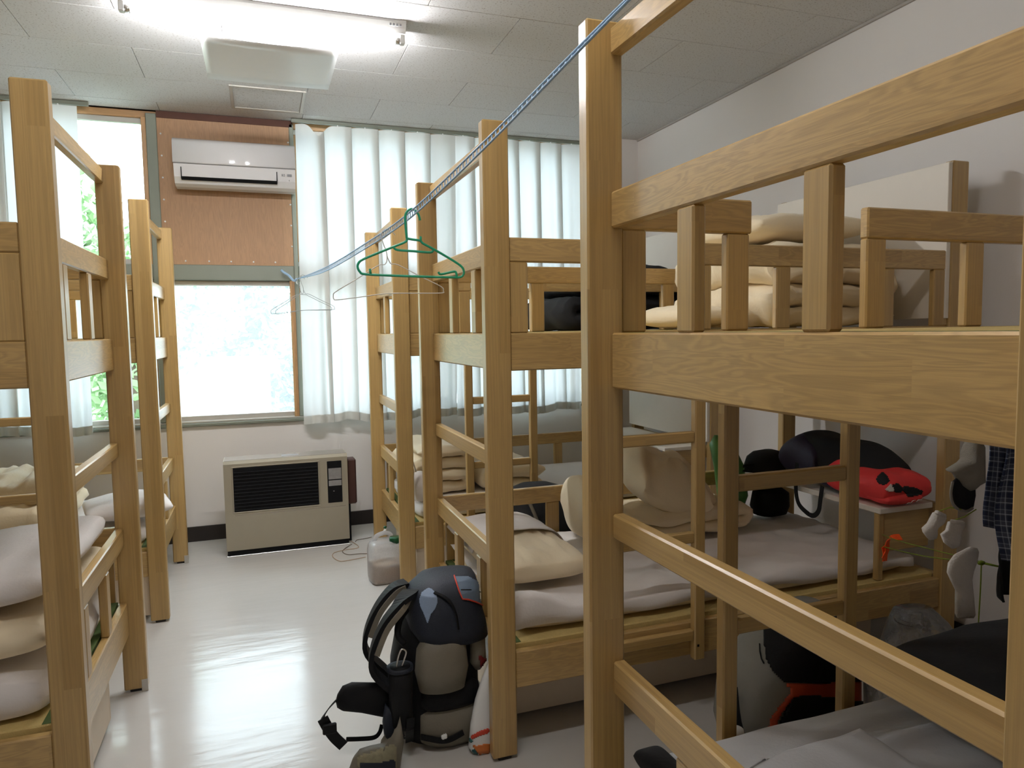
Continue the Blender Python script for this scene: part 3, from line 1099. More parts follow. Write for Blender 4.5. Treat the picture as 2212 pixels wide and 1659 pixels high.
# ------------------------------------------------------------------ bunk beds
XR, XLB = 0.6793, -0.492
PW, PD, W_ = 0.0862, 0.0428, 0.982
T_ = W_ + PD
LEN = 2.09
Z = dict(top=2.108, t0=2.0357, t1=2.0933, g0=1.6671, g1=1.7454, b0=1.3142, b1=1.4374, k0=0.9719, k1=1.0283, m0=0.6059, m1=0.6837,
         l0=0.2399, l1=0.3792, s1=0.3669)
BED_CLEAR = {}


def bunk(label, side, yn, ladder, panel_low=False, bracket=False):
    s = 1 if side == 'R' else -1
    ox = XR if side == 'R' else XLB
    t = thing('bunk_bed', label, 'bunk bed', (ox, yn, 0), group='two-tier wooden bunk beds')

    def B(name, u0, u1, v0, v1, z0, z1, mat=M['wood'], par=t, bev=0.004):
        if ladder == 'far':
            v0, v1 = T_ - v1, T_ - v0
        if mat is M['wood'] and ('board' in name or name in ('guard_rail', 'top_bar')):
            mat = M['board']
        return box(name, s * u0, s * u1, v0, v1, z0, z1, mat, par, bev)
    wp0 = LEN - PW                       # wall post starts here
    for u0 in (0.0, wp0):
        for v0 in (0.0, W_):
            p = B('post', u0, u0 + PW, v0, v0 + PD, 0.012, Z['top'])
            B('foot', u0 + 0.02, u0 + PW - 0.02, v0 + 0.008, v0 + PD - 0.008, 0.0, 0.013, M['black_rubber'], p, 0.002)
            if bracket and u0 == 0.0 and v0 > 0.5:
                B('floor_bracket', u0 - 0.002, u0 + 0.022, v0 - 0.0025, v0 + 0.001, 0.0, 0.05, M['alu_white'], p, 0.001)
    ua, ub = PW - 0.030, PW              # bars sit flush with the inner side of the end posts
    for nm, a, b in (('top_bar', 't0', 't1'), ('guard_rail', 'g0', 'g1'), ('end_board', 'b0', 'b1'), ('end_bar', 'k0', 'k1'), ('end_bar', 'm0', 'm1'), ('end_board', 'l0', 'l1')):
        B(nm, ua, ub, PD, W_, Z[a], Z[b])
    for v0 in (0.302, 0.628):
        B('baluster', ua + 0.001, ub - 0.001, v0, v0 + 0.055, Z['b1'], Z['g0'])
        B('baluster', ua + 0.001, ub - 0.001, v0, v0 + 0.055, Z['l1'], Z['m0'])
    # wall end
    for nm, a, b in (('end_board', 'b0', 'b1'), ('end_bar', 'm0', 'm1'), ('end_board', 'l0', 'l1')):
        B(nm, wp0, wp0 + 0.03, PD, W_, Z[a], Z[b])
    B('headboard_panel', wp0 - 0.022, wp0 - 0.0005, 0.004, T_ - 0.004, Z['b1'] + 0.03, 2.10, M['panel'], bev=0.002)
    if panel_low:
        B('headboard_panel', wp0 - 0.022, wp0 - 0.0005, 0.004, T_ - 0.004, 0.715, 1.29, M['panel'], bev=0.002)
    # long sides
    v0, v1 = 0.008, 0.036
    for (va, vb) in ((v0, v1), (T_ - v1, T_ - v0)):
        B('side_board', PW, wp0, va, vb, Z['b0'], Z['b1'])
        B('side_board', PW, wp0, va, vb, Z['l0'], Z['s1'])
    for (a, b) in ((PW, 0.436), (0.79, wp0)):
        B('guard_rail', PW if a == PW else a, b, v0, v1, Z['g0'], Z['g1'])
    for a, b in ((PW, 0.15), (0.366, 0.43), (0.79, 0.855), (1.14, 1.205), (1.65, 1.715), (1.925, wp0)):
        B('baluster', a, b, v0 + 0.001, v1 - 0.001, Z['b1'], Z['g0'])
    B('guard_rail', PW, wp0, T_ - v1, T_ - v0, Z['g0'], Z['g1'])
    for a, b in ((PW, 0.15), (0.54, 0.605), (1.255, 1.32), (1.925, wp0)):
        B('baluster', a, b, T_ - v1 + 0.001, T_ - v0 - 0.001, Z['b1'], Z['g0'])
    B('guard_rail', PW, wp0, T_ - v1, T_ - v0, Z['m0'], Z['m1'])
    for a, b in ((0.10, 0.16), (0.605, 0.67), (1.34, 1.405)):
        B('baluster', a, b, T_ - v1 + 0.001, T_ - v0 - 0.001, Z['s1'], Z['m0'])
    # ladder
    for a in (0.383, 0.768):
        r_ = B('ladder_rail', a, a + 0.044, v0 - 0.032, v0, 0.232, 1.42)
        B('bolt', a + 0.010, a + 0.018, v0 - 0.0335, v0 - 0.030, 0.284, 0.292, M['dark'], r_, 0)
    for z0 in (0.306, 0.670, 1.036):
        B('ladder_rung', 0.427, 0.768, v0 - 0.028, v0 - 0.002, z0, z0 + 0.040)
    # decks with tatami
    for zd, hi in ((Z['s1'], 0.016), (Z['b1'], -0.001)):
        B('deck_board', PW, wp0, 0.038, T_ - 0.038, zd - 0.06, zd - 0.035)
        k = B('tatami_mat', PW + 0.004, wp0 - 0.004, 0.040, T_ - 0.040, zd - 0.035, zd + hi, M['tatami'], bev=0.004)
        B('tatami_border', PW + 0.0035, PW + 0.034, 0.044, T_ - 0.044, zd - 0.01, zd + hi + 0.0012, M['tatami_edge'], k, 0.001)
        B('tatami_border', PW + 0.036, wp0 - 0.006, T_ - 0.066, T_ - 0.0395, zd - 0.01, zd + hi + 0.0012, M['tatami_edge'], k, 0.001)
    # shelf across the head of the lower bunk
    B('head_shelf', 1.69, wp0 - 0.024, 0.03, T_ - 0.04, 0.668, 0.692, M['panel'], bev=0.003)
    for va in (0.012, T_ - 0.037):
        B('shelf_leg', 1.694, 1.724, va + 0.028 if va < 0.5 else va - 0.03, va + 0.056 if va < 0.5 else va - 0.004, Z['s1'] + 0.017, 0.668)
    B('shelf_back', 1.724, wp0 - 0.024, 0.046, 0.060, 0.50, 0.668)
    return t


Y_R1, Y_R2, Y_R3, Y_L1, Y_L2 = 0.4377, 2.176, 3.8282, 2.1678, 3.8918
bunk('wooden bunk bed with a grey sheet, black blanket and laundry on its lower bunk', 'R', Y_R1, 'far')
bunk('wooden bunk bed with the red bag and black hat on its lower head shelf', 'R', Y_R2, 'near')
bunk('wooden bunk bed in the window corner with black bedding piled on its upper bunk', 'R', Y_R3, 'near', panel_low=True)
bunk('wooden bunk bed across the aisle from the black hiking backpack', 'L', Y_L1, 'near', bracket=True)
bunk('wooden bunk bed by the windows with a cream pillow poking out of its end', 'L', Y_L2, 'near', bracket=True)

# drawers under the beds
def drawer(label, side, yn, v0, v1, u0, u1):
    s = 1 if side == 'R' else -1
    ox = XR if side == 'R' else XLB
    t = thing('underbed_drawer', label, 'drawer', (ox + s * (u0 + u1) / 2, yn + (v0 + v1) / 2, 0), group='cream drawers under the bunk beds')
    hx, hy = (u1 - u0) / 2, (v1 - v0) / 2
    box('drawer_front', -hx, hx, -hy, -hy + 0.018, 0.028, 0.232, M['drawer'], t, 0.002)
    box('drawer_back', -hx, hx, hy - 0.018, hy, 0.028, 0.232, M['drawer'], t, 0.002)
    box('drawer_end', -hx, -hx + 0.018, -hy + 0.018, hy - 0.018, 0.028, 0.232, M['drawer'], t, 0.002)
    box('drawer_end', hx - 0.018, hx, -hy + 0.018, hy - 0.018, 0.028, 0.232, M['drawer'], t, 0.002)
    box('drawer_floor', -hx + 0.018, hx - 0.018, -hy + 0.018, hy - 0.018, 0.034, 0.046, M['drawer'], t, 0.001)
    for sx in (-1, 1):
        for sy in (-1, 1):
            tube('caster', [(sx * (hx - 0.06) - 0.01, sy * (hy - 0.06), 0.017), (sx * (hx - 0.06) + 0.01, sy * (hy - 0.06), 0.017)], 0.017, M['black_rubber'], t, 12)


drawer('cream drawer box under the bunk bed behind the black hiking backpack', 'R', Y_R2, 0.215, 0.86, 0.10, 1.85)
drawer('cream drawer box under the corner bunk bed beside the kerosene canister', 'R', Y_R3, 0.045, 0.70, 0.10, 1.85)
drawer('cream drawer box showing at the aisle end of the bunk across from the backpack', 'L', Y_L1, 0.10, 0.74, 0.09, 1.85)
drawer('cream drawer box under the window bunk with the cream pillow', 'L', Y_L2, 0.05, 0.70, 0.09, 1.85)

# ------------------------------------------------------------------ heater
hx0, hx1, hy0, hy1, hz = -0.262, 0.522, 4.89, 5.09, 0.628
HC = ((hx0 + hx1) / 2, hy0, 0)
h = thing('oil_heater', 'beige metal oil heater with black louvred grille below the window', 'heater', HC)
hw = (hx1 - hx0) / 2
prof = [(0.0, 0.04), (0.0, hz - 0.018), (0.018, hz), (hy1 - hy0 - 0.01, hz), (hy1 - hy0, hz - 0.01), (hy1 - hy0, 0.04)]
extrude_x('casing', prof, -hw, hw, M['heater'], h)
box('top_plate', -hw + 0.004, hw - 0.004, 0.02, hy1 - hy0 - 0.004, hz, hz + 0.002, M['heater_top'], h, 0.001)
box('top_label', -0.03, 0.08, 0.07, 0.12, hz + 0.002, hz + 0.003, M['silver'], h, 0)
box('plinth', -hw + 0.004, hw - 0.004, 0.006, hy1 - hy0 - 0.004, 0.006, 0.042, M['dark'], h, 0.003)
box('drip_tray', -hw, hw, -0.004, hy1 - hy0, 0.0, 0.007, M['metal'], h, 0.002)
gx0, gx1, gz0, gz1 = -0.206 - HC[0], 0.329 - HC[0], 0.294, 0.585
g = box('grille', gx0, gx1, -0.0012, 0.012, gz0, gz1, M['dark'], h, 0.002)
nsl = 12
for i in range(nsl):
    z0 = gz0 + 0.010 + (gz1 - gz0 - 0.02) * i / nsl
    extrude_x('louvre', [(-0.0012, z0 + 0.004), (-0.0075, z0), (-0.0065, z0 - 0.003), (-0.0012, z0 + 0.0005)], gx0 + 0.006, gx1 - 0.006, M['dark'], g)
for x0, x1, z0, z1 in ((gx0 - 0.008, gx1 + 0.008, gz0 - 0.008, gz0), (gx0 - 0.008, gx1 + 0.008, gz1, gz1 + 0.008), (gx0 - 0.008, gx0, gz0, gz1), (gx1, gx1 + 0.008, gz0, gz1)):
    box('grille_rim', x0, x1, -0.004, 0.004, z0, z1, M['heater'], g, 0.002)
px0, px1 = 0.387 - HC[0], 0.483 - HC[0]
cp_ = box('control_panel', px0, px1, -0.0025, 0.008, 0.299, 0.584, M['dark'], h, 0.002)
box('instruction_plate', px0 + 0.008, px1 - 0.004, -0.004, 0.0, 0.46, 0.535, M['silver'], cp_, 0)
box('instruction_plate', px0 + 0.008, px1 - 0.004, -0.004, 0.0, 0.415, 0.452, M['silver'], cp_, 0)
box('switch', px0 + 0.036, px0 + 0.044, -0.006, 0.0, 0.376, 0.381, M['silver'], cp_, 0.001)
box('base_lip', -hw + 0.06, hw - 0.02, -0.0008, 0.004, 0.270, 0.2725, M['heater_top'], h, 0)
bx = thing('oil_feed_box', 'flat dark brown metal box on the right side of the oil heater', 'box', (hx1 + 0.002, hy0 + 0.05, 0.0))
box('cover', 0.0, 0.062, 0.0, 0.10, 0.265, 0.580, M['brown_box'], bx, 0.010)
box('bracket', 0.0, 0.02, 0.03, 0.07, 0.0, 0.28, M['dark'], bx, 0.002)
cord = thing('loose_cord', 'thin brown cord curling on the floor beside the oil heater', 'cord', (0.62, 4.6, 0))
pts = [AZ(u, v, 0.004) for u, v in ((757, 1168), (775, 1182), (745, 1188), (722, 1194), (719, 1203), (735, 1212), (760, 1209), (790, 1203))]
tube('cord', smooth_path(pts, 6), 0.0022, pm('tan_cord', srgb(176, 150, 122), 0.7), cord, 5, off=(0.62, 4.6, 0))
pts = [AZ(u, v, 0.004) for u, v in ((760, 1175), (740, 1190), (752, 1198), (775, 1196), (795, 1196))]
tube('cord', smooth_path(pts, 6), 0.0022, M['bark'], cord, 5, off=(0.62, 4.6, 0))
pts = [AZ(u, v, 0.004) for u, v in ((768, 1170), (772, 1166), (790, 1163), (803, 1160))]
tube('cord', smooth_path(pts, 6), 0.0022, M['bark'], cord, 5, off=(0.62, 4.6, 0))

# ------------------------------------------------------------------ kerosene canister
kc = thing('kerosene_canister', 'cloudy white plastic canister with a dark green cap beside the bunk post', 'canister', (0.645, 4.085, 0), 0.12)
wk, dk = 0.106, 0.085
sec = [(0.0, 0, 0, wk * 0.86, dk * 0.86), (0.008, 0, 0, wk * 0.96, dk * 0.96), (0.03, 0, 0, wk, dk), (0.13, 0, 0, wk * 1.01, dk * 1.01), (0.19, 0, 0, wk, dk),
       (0.215, 0, 0, wk * 0.95, dk * 0.95), (0.232, 0, 0, wk * 0.84, dk * 0.86), (0.240, 0, 0, wk * 0.66, dk * 0.7)]
loft('tank', sec, M['tank'], kc, 32, 4.5)
loft('kerosene', [(0.004, 0, 0, wk * 0.84, dk * 0.84), (0.012, 0, 0, wk * 0.93, dk * 0.93), (0.03, 0, 0, wk * 0.97, dk * 0.97), (0.105, 0, 0, wk * 0.98, dk * 0.98)], M['kerosene'], kc, 28, 4.5)
hd = smooth_path([(-0.07, 0.02, 0.225), (-0.055, 0.02, 0.262), (-0.005, 0.02, 0.276), (0.03, 0.02, 0.262), (0.038, 0.02, 0.228)], 5)
tube('handle', hd, 0.0125, M['tank'], kc, 10)
tube('cap', [(0.040, -0.040, 0.226), (0.040, -0.040, 0.258), (0.040, -0.040, 0.262)], [0.034, 0.034, 0.030], M['dgreen_plastic'], kc, 24)
tube('vent_nozzle', [(-0.02, 0.03, 0.262), (0.005, 0.04, 0.285), (0.012, 0.045, 0.300)], [0.008, 0.008, 0.007], M['white_plastic'], kc, 8)
tube('nozzle_cap', [(0.004, 0.043, 0.294), (0.010, 0.047, 0.306)], 0.0095, M['dgreen_plastic'], kc, 10)

# ------------------------------------------------------------------ clothes line and hangers
def rope_pt(y):
    zt = [(0.60, 2.104), (1.176, 2.034), (1.348, 2.010), (1.80, 1.944), (2.527, 1.858), (3.19, 1.826), (4.19, 1.804), (5.25, 1.828)]
    x = 0.758 - 0.0963 * y
    for (a, za), (b, zb) in zip(zt, zt[1:]):
        if y <= b:
            k = zt.index((a, za))
            p0 = zt[max(k - 1, 0)]; p3 = zt[min(k + 2, len(zt) - 1)]
            s = (y - a) / (b - a)
            m1 = (zb - p0[1]) / max(b - p0[0], 1e-6) * (b - a)
            m2 = (p3[1] - za) / max(p3[0] - a, 1e-6) * (b - a)
            return Vector((x, y, (2 * s ** 3 - 3 * s * s + 1) * za + (s ** 3 - 2 * s * s + s) * m1 + (-2 * s ** 3 + 3 * s * s) * zb + (s ** 3 - s * s) * m2))
    return Vector((x, y, zt[-1][1]))


cl = thing('clothesline', 'blue and white ladder-braid clothesline strung from the front bunk post to the window', 'clothesline', (0.252, 5.25, 1.828))
OFF = (0.252, 5.25, 1.828)
NR = 90
ys = [0.60 + (5.22 - 0.60) * i / NR for i in range(NR + 1)]
gap = 0.0105
for s in (-1, 1):
    P = []
    for y in ys:
        p = rope_pt(y)
        k = min(1, (5.22 - y) / 0.9) * min(1, max(0.05, (y - 0.9) / 1.1))
        tw = 0.5 + 1.1 * sin(y * 0.55)
        P.append(p + Vector((cos(tw) * 0.4, 0, sin(tw) + 0.4)).normalized() * (gap * s * max(k, 0.12)))
    tube('cord', P, 0.0030, M['rope_blue'], cl, 6, off=OFF)
V, Fc = [], []
yy = 0.7
while yy < 5.1:
    p = rope_pt(yy)
    k = min(1, (5.22 - yy) / 0.9) * min(1, max(0.05, (yy - 0.9) / 1.1))
    tw = 0.5 + 1.1 * sin(yy * 0.55)
    d = Vector((cos(tw) * 0.4, 0, sin(tw) + 0.4)).normalized() * (gap * max(k, 0.12))
    t = Vector((0, 0.0034, 0)); nn = Vector((0.0012, 0, 0))
    b = len(V)
    for q in (-d, d):
        for e1, e2 in ((-1, -1), (1, -1), (1, 1), (-1, 1)):
            V.append(p + q + t * e1 + nn * e2)
    for i in range(4):
        j = (i + 1) % 4
        Fc.append((b + i, b + j, b + 4 + j, b + 4 + i))
    yy += 0.026
o = mobj('cross_link', V, Fc, M['rope_blue'], cl, False, off=OFF)
o['kind'] = 'stuff'
e0 = rope_pt(5.22)
tube('knot', smooth_path([e0, e0 + Vector((-0.02, 0.03, -0.01)), e0 + Vector((-0.05, 0.08, 0.03)), e0 + Vector((-0.085, 0.10, 0.055)), e0 + Vector((-0.10, 0.10, 0.07))], 4), [0.008] * 17, M['rope_blue'], cl, 6, off=OFF)
e1 = rope_pt(0.60)
tube('end_loop', smooth_path([e1, Vector((0.736, 0.600, 2.100)), Vector((0.766, 0.598, 2.099)), Vector((0.7725, 0.596, 2.085)), Vector((0.7725, 0.596, 2.045)), Vector((0.765, 0.596, 2.029)), Vector((0.735, 0.598, 2.029)), Vector((0.727, 0.60, 2.05)), Vector((0.722, 0.602, 2.09)), e1], 4), 0.004, M['rope_blue'], cl, 6, off=OFF)
hook = thing('wall_hook', 'small steel hook on the window mullion holding the clothesline end', 'hook', (0.26, YB - 0.012, 1.80))
tube('hook', smooth_path([(0, 0, 0.0), (0, -0.02, 0.0), (-0.004, -0.045, 0.01), (-0.008, -0.06, 0.035)], 4), 0.004, M['metal'], hook, 6)


def hanger_pts(zp, apex, unit):
    return [Vector(((x - apex[0]) * unit, 0, -(y - apex[1]) * unit)) for x, y in zp]


def hanger(name, label, y, parts, apex, unit, mat, r, rz, group=None, drop=0.0):
    p = rope_pt(y)
    t = thing(name, label, 'hanger', p + Vector((0, 0, 0.012 - drop)), rz, group)
    for nm, zp, cl_ in parts:
        P = hanger_pts(zp, apex, unit)
        P = smooth_path(P, 4) if len(P) > 2 else P
        tube(nm, P, r, mat, t, 8, False)
    return t


gp = [('hook', [(1578, 355), (1570, 312), (1545, 268), (1495, 240), (1450, 262), (1425, 310), (1424, 365), (1428, 450), (1435, 545)], 0),
      ('frame', [(1435, 545), (1420, 580), (1290, 635), (1130, 700), (980, 765), (935, 800), (922, 845), (945, 895), (1000, 918), (1300, 932), (1600, 942), (1900, 948), (1995, 945), (2028, 918),
                 (2032, 880), (2000, 825), (1850, 730), (1690, 640), (1600, 592), (1575, 566), (1500, 556), (1435, 545)], 0),
      ('tie_bar', [(1295, 636), (1335, 665), (1500, 676), (1680, 687), (1708, 660)], 0),
      ('peg', [(1580, 566), (1580, 522)], 0), ('peg', [(1052, 915), (1046, 862)], 0),
      ('peg', [(1955, 945), (1950, 905), (1925, 887), (1785, 915), (1760, 890)], 0)]
hanger('plastic_hanger', 'green plastic clothes hanger on the clothesline', 2.50, gp, (1495, 250), 0.000335, M['green_plastic'], 0.0043, -0.10)
wp_ = [('wire', [(1395, 465), (1370, 435), (1330, 414), (1290, 408), (1256, 435), (1248, 490), (1270, 570), (1295, 640), (1302, 690), (1297, 745), (1270, 780), (1205, 790), (1000, 920), (760, 1065), (730, 1105),
                 (735, 1145), (775, 1152), (1000, 1125), (1290, 1088), (1600, 1085), (1885, 1082), (1905, 1060), (1880, 1012), (1650, 900), (1420, 782), (1345, 772), (1318, 730), (1302, 690)], 0)]
hanger('wire_hanger', 'thin white wire hanger on the clothesline behind the green hanger', 2.86, wp_, (1290, 418), 0.000372, M['wire'], 0.0019, -0.05, 'wire hangers')
hanger('wire_hanger', 'grey wire hanger hanging closest to the window at the clothesline end', 5.12, wp_, (1290, 418), 0.000345, M['wire_grey'], 0.0018, 0.10, 'wire hangers')
hanger('wire_hanger', 'grey wire hanger at the clothesline end in front of another one', 4.98, wp_, (1290, 418), 0.000345, M['wire_grey'], 0.0018, -0.42, 'wire hangers')

# ------------------------------------------------------------------ bedding
ZM = Z['s1'] + 0.0175        # top of the lower tatami
ZU = Z['b1'] + 0.0010        # top of the upper tatami


def mattress(label, x0, x1, y0, y1, z0, h_, mat, amp=0.006, seed=0, name='futon_mattress', cat='mattress', top=None):
    t = thing(name, label, cat, ((x0 + x1) / 2, (y0 + y1) / 2, z0))
    slab('padding', (0, 0, h_ / 2), x1 - x0, y1 - y0, h_, mat, t, p=14, nx=54, ny=36, amp=amp, sc=5, seed=seed, top=top)
    return t


def drape(label, x0, x1, y0, y1, z, near_drop, mat, seed=0, amp=0.008, bumps=(), name='bed_sheet', cat='sheet', far_drop=0.012):
    """sheet lying on a mattress, hanging a little over its near edge"""
    cx, cy = (x0 + x1) / 2, (y0 + y1) / 2
    t = thing(name, label, cat, (cx, cy, z))

    def fn(u, v):
        x = x0 + (x1 - x0) * u
        edge = near_drop * (0.75 + 0.35 * noise.noise(Vector((x * 5, seed, 1))))
        L_ = (y1 - y0)
        total = L_ + edge
        s = v * total
        if s < edge:
            f = edge - s
            y = y0 - 0.006 - 0.006 * sin(x * 21 + seed) * (f / max(edge, 1e-5))
            zz = -f
        else:
            y = y0 + (s - edge)
            zz = 0
        q = Vector((x * 6, y * 6, seed * 3.1))
        w_ = amp * (1 - abs(noise.noise(q)) * 2.2) * 0.6 + amp * 0.5 * noise.noise(q * 2.7)
        if s < edge + 0.03:
            w_ *= 0.25
        for (bx, by, br, bh) in bumps:
            d2 = ((x - bx) ** 2 + (y - by) ** 2) / (br * br)
            zz += bh * math.exp(-d2) if s >= edge else bh * math.exp(-d2) * (s / edge)
        return (x - cx, y - cy, zz + max(w_, -0.004) + 0.006)
    sheet('cloth', fn, 70, 50, mat, t, 0.003)
    return t


# bed with the red bag (second on the right)
mattress('cream futon mattress on the lower bunk behind the black hiking backpack', 0.79, 2.62, 2.266, 3.115, ZM + 0.001, 0.058, M['cream_cloth'], 0.004, 2)
drape('white wrinkled sheet on the lower bunk with the beige pillow', 0.785, 2.60, 2.250, 3.12, ZM + 0.068, 0.058, M['white_cloth'], 4, 0.016, bumps=((0.84, 2.28, 0.12, 0.075), (1.40, 2.36, 0.12, 0.02), (2.0, 2.30, 0.15, 0.02)))
pw = thing('bed_pillow', 'beige pillow with pointed corners on the white sheet', 'pillow', (0.975, 2.78, ZM + 0.105))
slab('pillow_body', (0, 0, 0.052), 0.37, 0.76, 0.115, M['cream_cloth'], pw, p=3.2, nx=30, ny=40, amp=0.011, sc=9, aniso=(2, 0.6), seed=3)


def tw(u, v):
    x = -0.20 + 0.41 * u
    y = -0.055 + 0.42 * v
    f = max(0.0, 1 - abs(x / 0.20) ** 2.4) ** 0.42 * max(0.0, 1 - abs(y / 0.40) ** 2.6) ** 0.4
    return (x, y, 0.052 + 0.0575 * f + 0.024 - 0.02 * (1 - f) + 0.003 * noise.noise(Vector((x * 20, y * 20, 2))))


pt_ = thing('pillow_towel', 'white towel laid over half of the beige pillow', 'towel', (0.975, 2.78, ZM + 0.105))
sheet('towel_cloth', tw, 26, 26, M['white_cloth'], pt_, 0.003)
q1 = thing('crumpled_quilt', 'crumpled cream quilt bundled beside the far rail of the white-sheeted lower bunk', 'quilt', (1.80, 2.93, ZM + 0.100))
folded('quilt_base', (0.06, 0.0, 0.0), 0.60, 0.34, 0.06, 2, M['cream_cloth'], q1, 0.014, seed=4)
slab('quilt_roll', (-0.03, -0.03, 0.235), 0.38, 0.30, 0.25, M['cream_cloth'], q1, p=2.6, nx=60, ny=50, amp=0.045, sc=6, aniso=(1.6, 0.8), seed=6, tilt=(-0.30, 0.25))
slab('quilt_fold', (0.07, 0.02, 0.22), 0.30, 0.26, 0.16, M['cream_cloth'], q1, p=2.4, nx=44, ny=40, amp=0.036, sc=7, aniso=(0.8, 1.6), seed=9, tilt=(-0.5, 0.1))
pb = thing('plastic_wrap', 'crinkled clear plastic wrap with green print behind the crumpled cream quilt', 'plastic bag', (2.25, 3.03, ZM + 0.100))
loft('wrap', [(0.0, 0, 0, 0.05, 0.04), (0.1, 0, 0, 0.075, 0.06), (0.25, -0.02, 0, 0.075, 0.06), (0.36, -0.05, 0, 0.06, 0.05), (0.42, -0.08, 0, 0.03, 0.02)], pm('green_print_film', srgb(96, 150, 84), 0.3, 0.5, 9), pb, 20, 2.2, amp=0.03, sc=10, seed=5)
p2 = thing('bed_pillow', 'cream pillow standing against the far rail beside the crumpled quilt', 'pillow', (1.40, 3.01, ZM + 0.075))
slab('pillow_body', (0, 0, 0.13), 0.13, 0.30, 0.28, M['cream_cloth'], p2, p=3.0, nx=26, ny=26, amp=0.018, sc=8, seed=12)
p2.location = (1.40, 2.97, ZM + 0.105)
# upper bunk of the same bed: folded cream quilts
q2 = thing('folded_quilt', 'stack-folded cream quilt on the upper bunk above the red bag', 'quilt', (2.26, 2.70, ZU + 0.003), group='cream quilts on the upper bunk')
folded('quilt', (0, 0, 0), 0.62, 0.72, 0.088, 4, M['cream_cloth'], q2, 0.022, rz=pi, seed=14)
q2b = thing('folded_quilt', 'puffy cream quilt lying on top of the stack-folded quilt', 'quilt', (2.26, 2.74, ZU + 0.385), group='cream quilts on the upper bunk')
slab('quilt', (0, 0, 0.055), 0.62, 0.60, 0.12, M['cream_cloth'], q2b, p=3, amp=0.012, seed=15, tilt=(0.02, 0.03))
p3 = thing('bed_pillow', 'cream pillow tucked beside the folded quilt on the upper bunk', 'pillow', (1.76, 2.72, ZU + 0.004))
slab('pillow_body', (0, 0, 0.05), 0.26, 0.50, 0.10, M['cream_cloth'], p3, p=2.4, nx=20, ny=30, amp=0.005, seed=16)
# corner bed (third on the right)
mattress('white mattress on the lower bunk in the window corner', 0.79, 2.36, 3.885, 4.79, ZM, 0.085, M['white_cloth'], 0.004, 21)
q3 = thing('folded_quilt', 'cream quilt folded in four layers at the aisle end of the corner lower bunk', 'quilt', (0.990, 4.38, ZM + 0.092), group='quilts on the corner lower bunk')
folded('quilt', (0, 0, 0), 0.36, 0.60, 0.072, 4, M['cream_cloth'], q3, 0.010, rz=0, seed=23)
q4 = thing('folded_quilt', 'lower cream quilt folded in two layers beside the taller folded quilt', 'quilt', (1.45, 4.28, ZM + 0.092), group='quilts on the corner lower bunk')
folded('quilt', (0, 0, 0), 0.40, 0.62, 0.078, 2, M['cream_cloth'], q4, 0.012, rz=pi, seed=25)
q4b = thing('folded_cloth', 'white pillowcase with tie strings hanging by the corner bunk end rail', 'pillowcase', (0.80, 3.94, ZM + 0.07))
tt = [Vector((0.0, 0.0, 0.20)), Vector((-0.012, -0.012, 0.24)), Vector((-0.02, -0.01, 0.265)), Vector((-0.022, -0.01, 0.235)), Vector((-0.016, -0.012, 0.20)), Vector((-0.02, -0.012, 0.17))]
tube('tie_string', smooth_path(tt, 5), 0.004, M['white_cloth'], q4b, 6)
slab('case', (0.03, 0.06, 0.10), 0.09, 0.14, 0.17, M['white_cloth'], q4b, p=2.6, amp=0.01, seed=27, nx=18, ny=18)
# black bedding on the upper bunk of the corner bed
kb = thing('black_quilt', 'thick folded black bedding pile on the upper corner bunk', 'bedding', (2.16, 4.32, ZU))
folded('quilt', (0, 0, 0), 0.80, 0.80, 0.105, 3, M['black_cloth'], kb, 0.018, rz=pi, seed=31)
slab('quilt_top', (0.14, 0, 0.345), 0.52, 0.66, 0.15, M['black_cloth'], kb, p=2.6, amp=0.03, sc=6, seed=33)
# bed across the aisle from the backpack
mattress('white futon mattress on the lower bunk across from the backpack', -2.18, -0.585, 2.222, 3.12, ZM, 0.125, M['white_cloth'], 0.008, 41)
q5 = thing('folded_quilt', 'cream quilt folded under the white pillow across from the backpack', 'quilt', (-0.92, 2.68, ZM + 0.150))
slab('quilt', (0, 0, 0.05), 0.66, 0.86, 0.11, M['cream_cloth'], q5, p=5, amp=0.012, sc=7, seed=43, tilt=(0.06, 0))
p5 = thing('bed_pillow', 'flat white pillow on the cream quilt across from the backpack', 'pillow', (-0.86, 2.68, ZM + 0.275))
slab('pillow_body', (0, 0, 0.055), 0.56, 0.80, 0.11, M['white_cloth'], p5, p=3.2, amp=0.008, sc=6, seed=45, tilt=(0.10, 0))
# window bed on the left
mattress('cream futon mattress on the lower bunk by the windows on the heater side', -2.2, -0.585, 3.945, 4.85, ZM, 0.085, M['white_cloth'], 0.005, 51)
q6 = thing('crumpled_quilt', 'wrinkled cream quilt heaped on the lower bunk by the windows', 'quilt', (-1.46, 4.36, ZM + 0.100))
slab('quilt_low', (0, -0.03, 0.06), 0.98, 0.70, 0.13, M['cream_cloth'], q6, p=4, nx=60, ny=44, amp=0.032, sc=6, aniso=(1.4, 0.7), seed=53)
slab('quilt_top', (0.22, 0.03, 0.165), 0.56, 0.56, 0.16, M['cream_cloth'], q6, p=2.6, nx=50, ny=40, amp=0.036, sc=8, aniso=(1.6, 0.7), seed=55)
p6 = thing('bed_pillow', 'white pillow whose pointed corner pokes out between the end bars by the windows', 'pillow', (-0.705, 4.20, ZM + 0.10), radians(15))
slab('pillow_body', (0.0, 0, 0.065), 0.40, 0.40, 0.12, M['white_cloth'], p6, p=2.2, nx=28, ny=28, amp=0.007, seed=57)
bl = thing('blue_pouch', 'small blue and black pouch against the back rail of the window bunk', 'pouch', (-1.62, 4.74, ZM + 0.086))
loft('pouch', [(0, 0, 0, 0.05, 0.03), (0.03, 0, 0, 0.075, 0.04), (0.12, 0, 0, 0.07, 0.035), (0.17, 0, 0, 0.04, 0.02)], M['blue_thing'], bl, 20, 3)
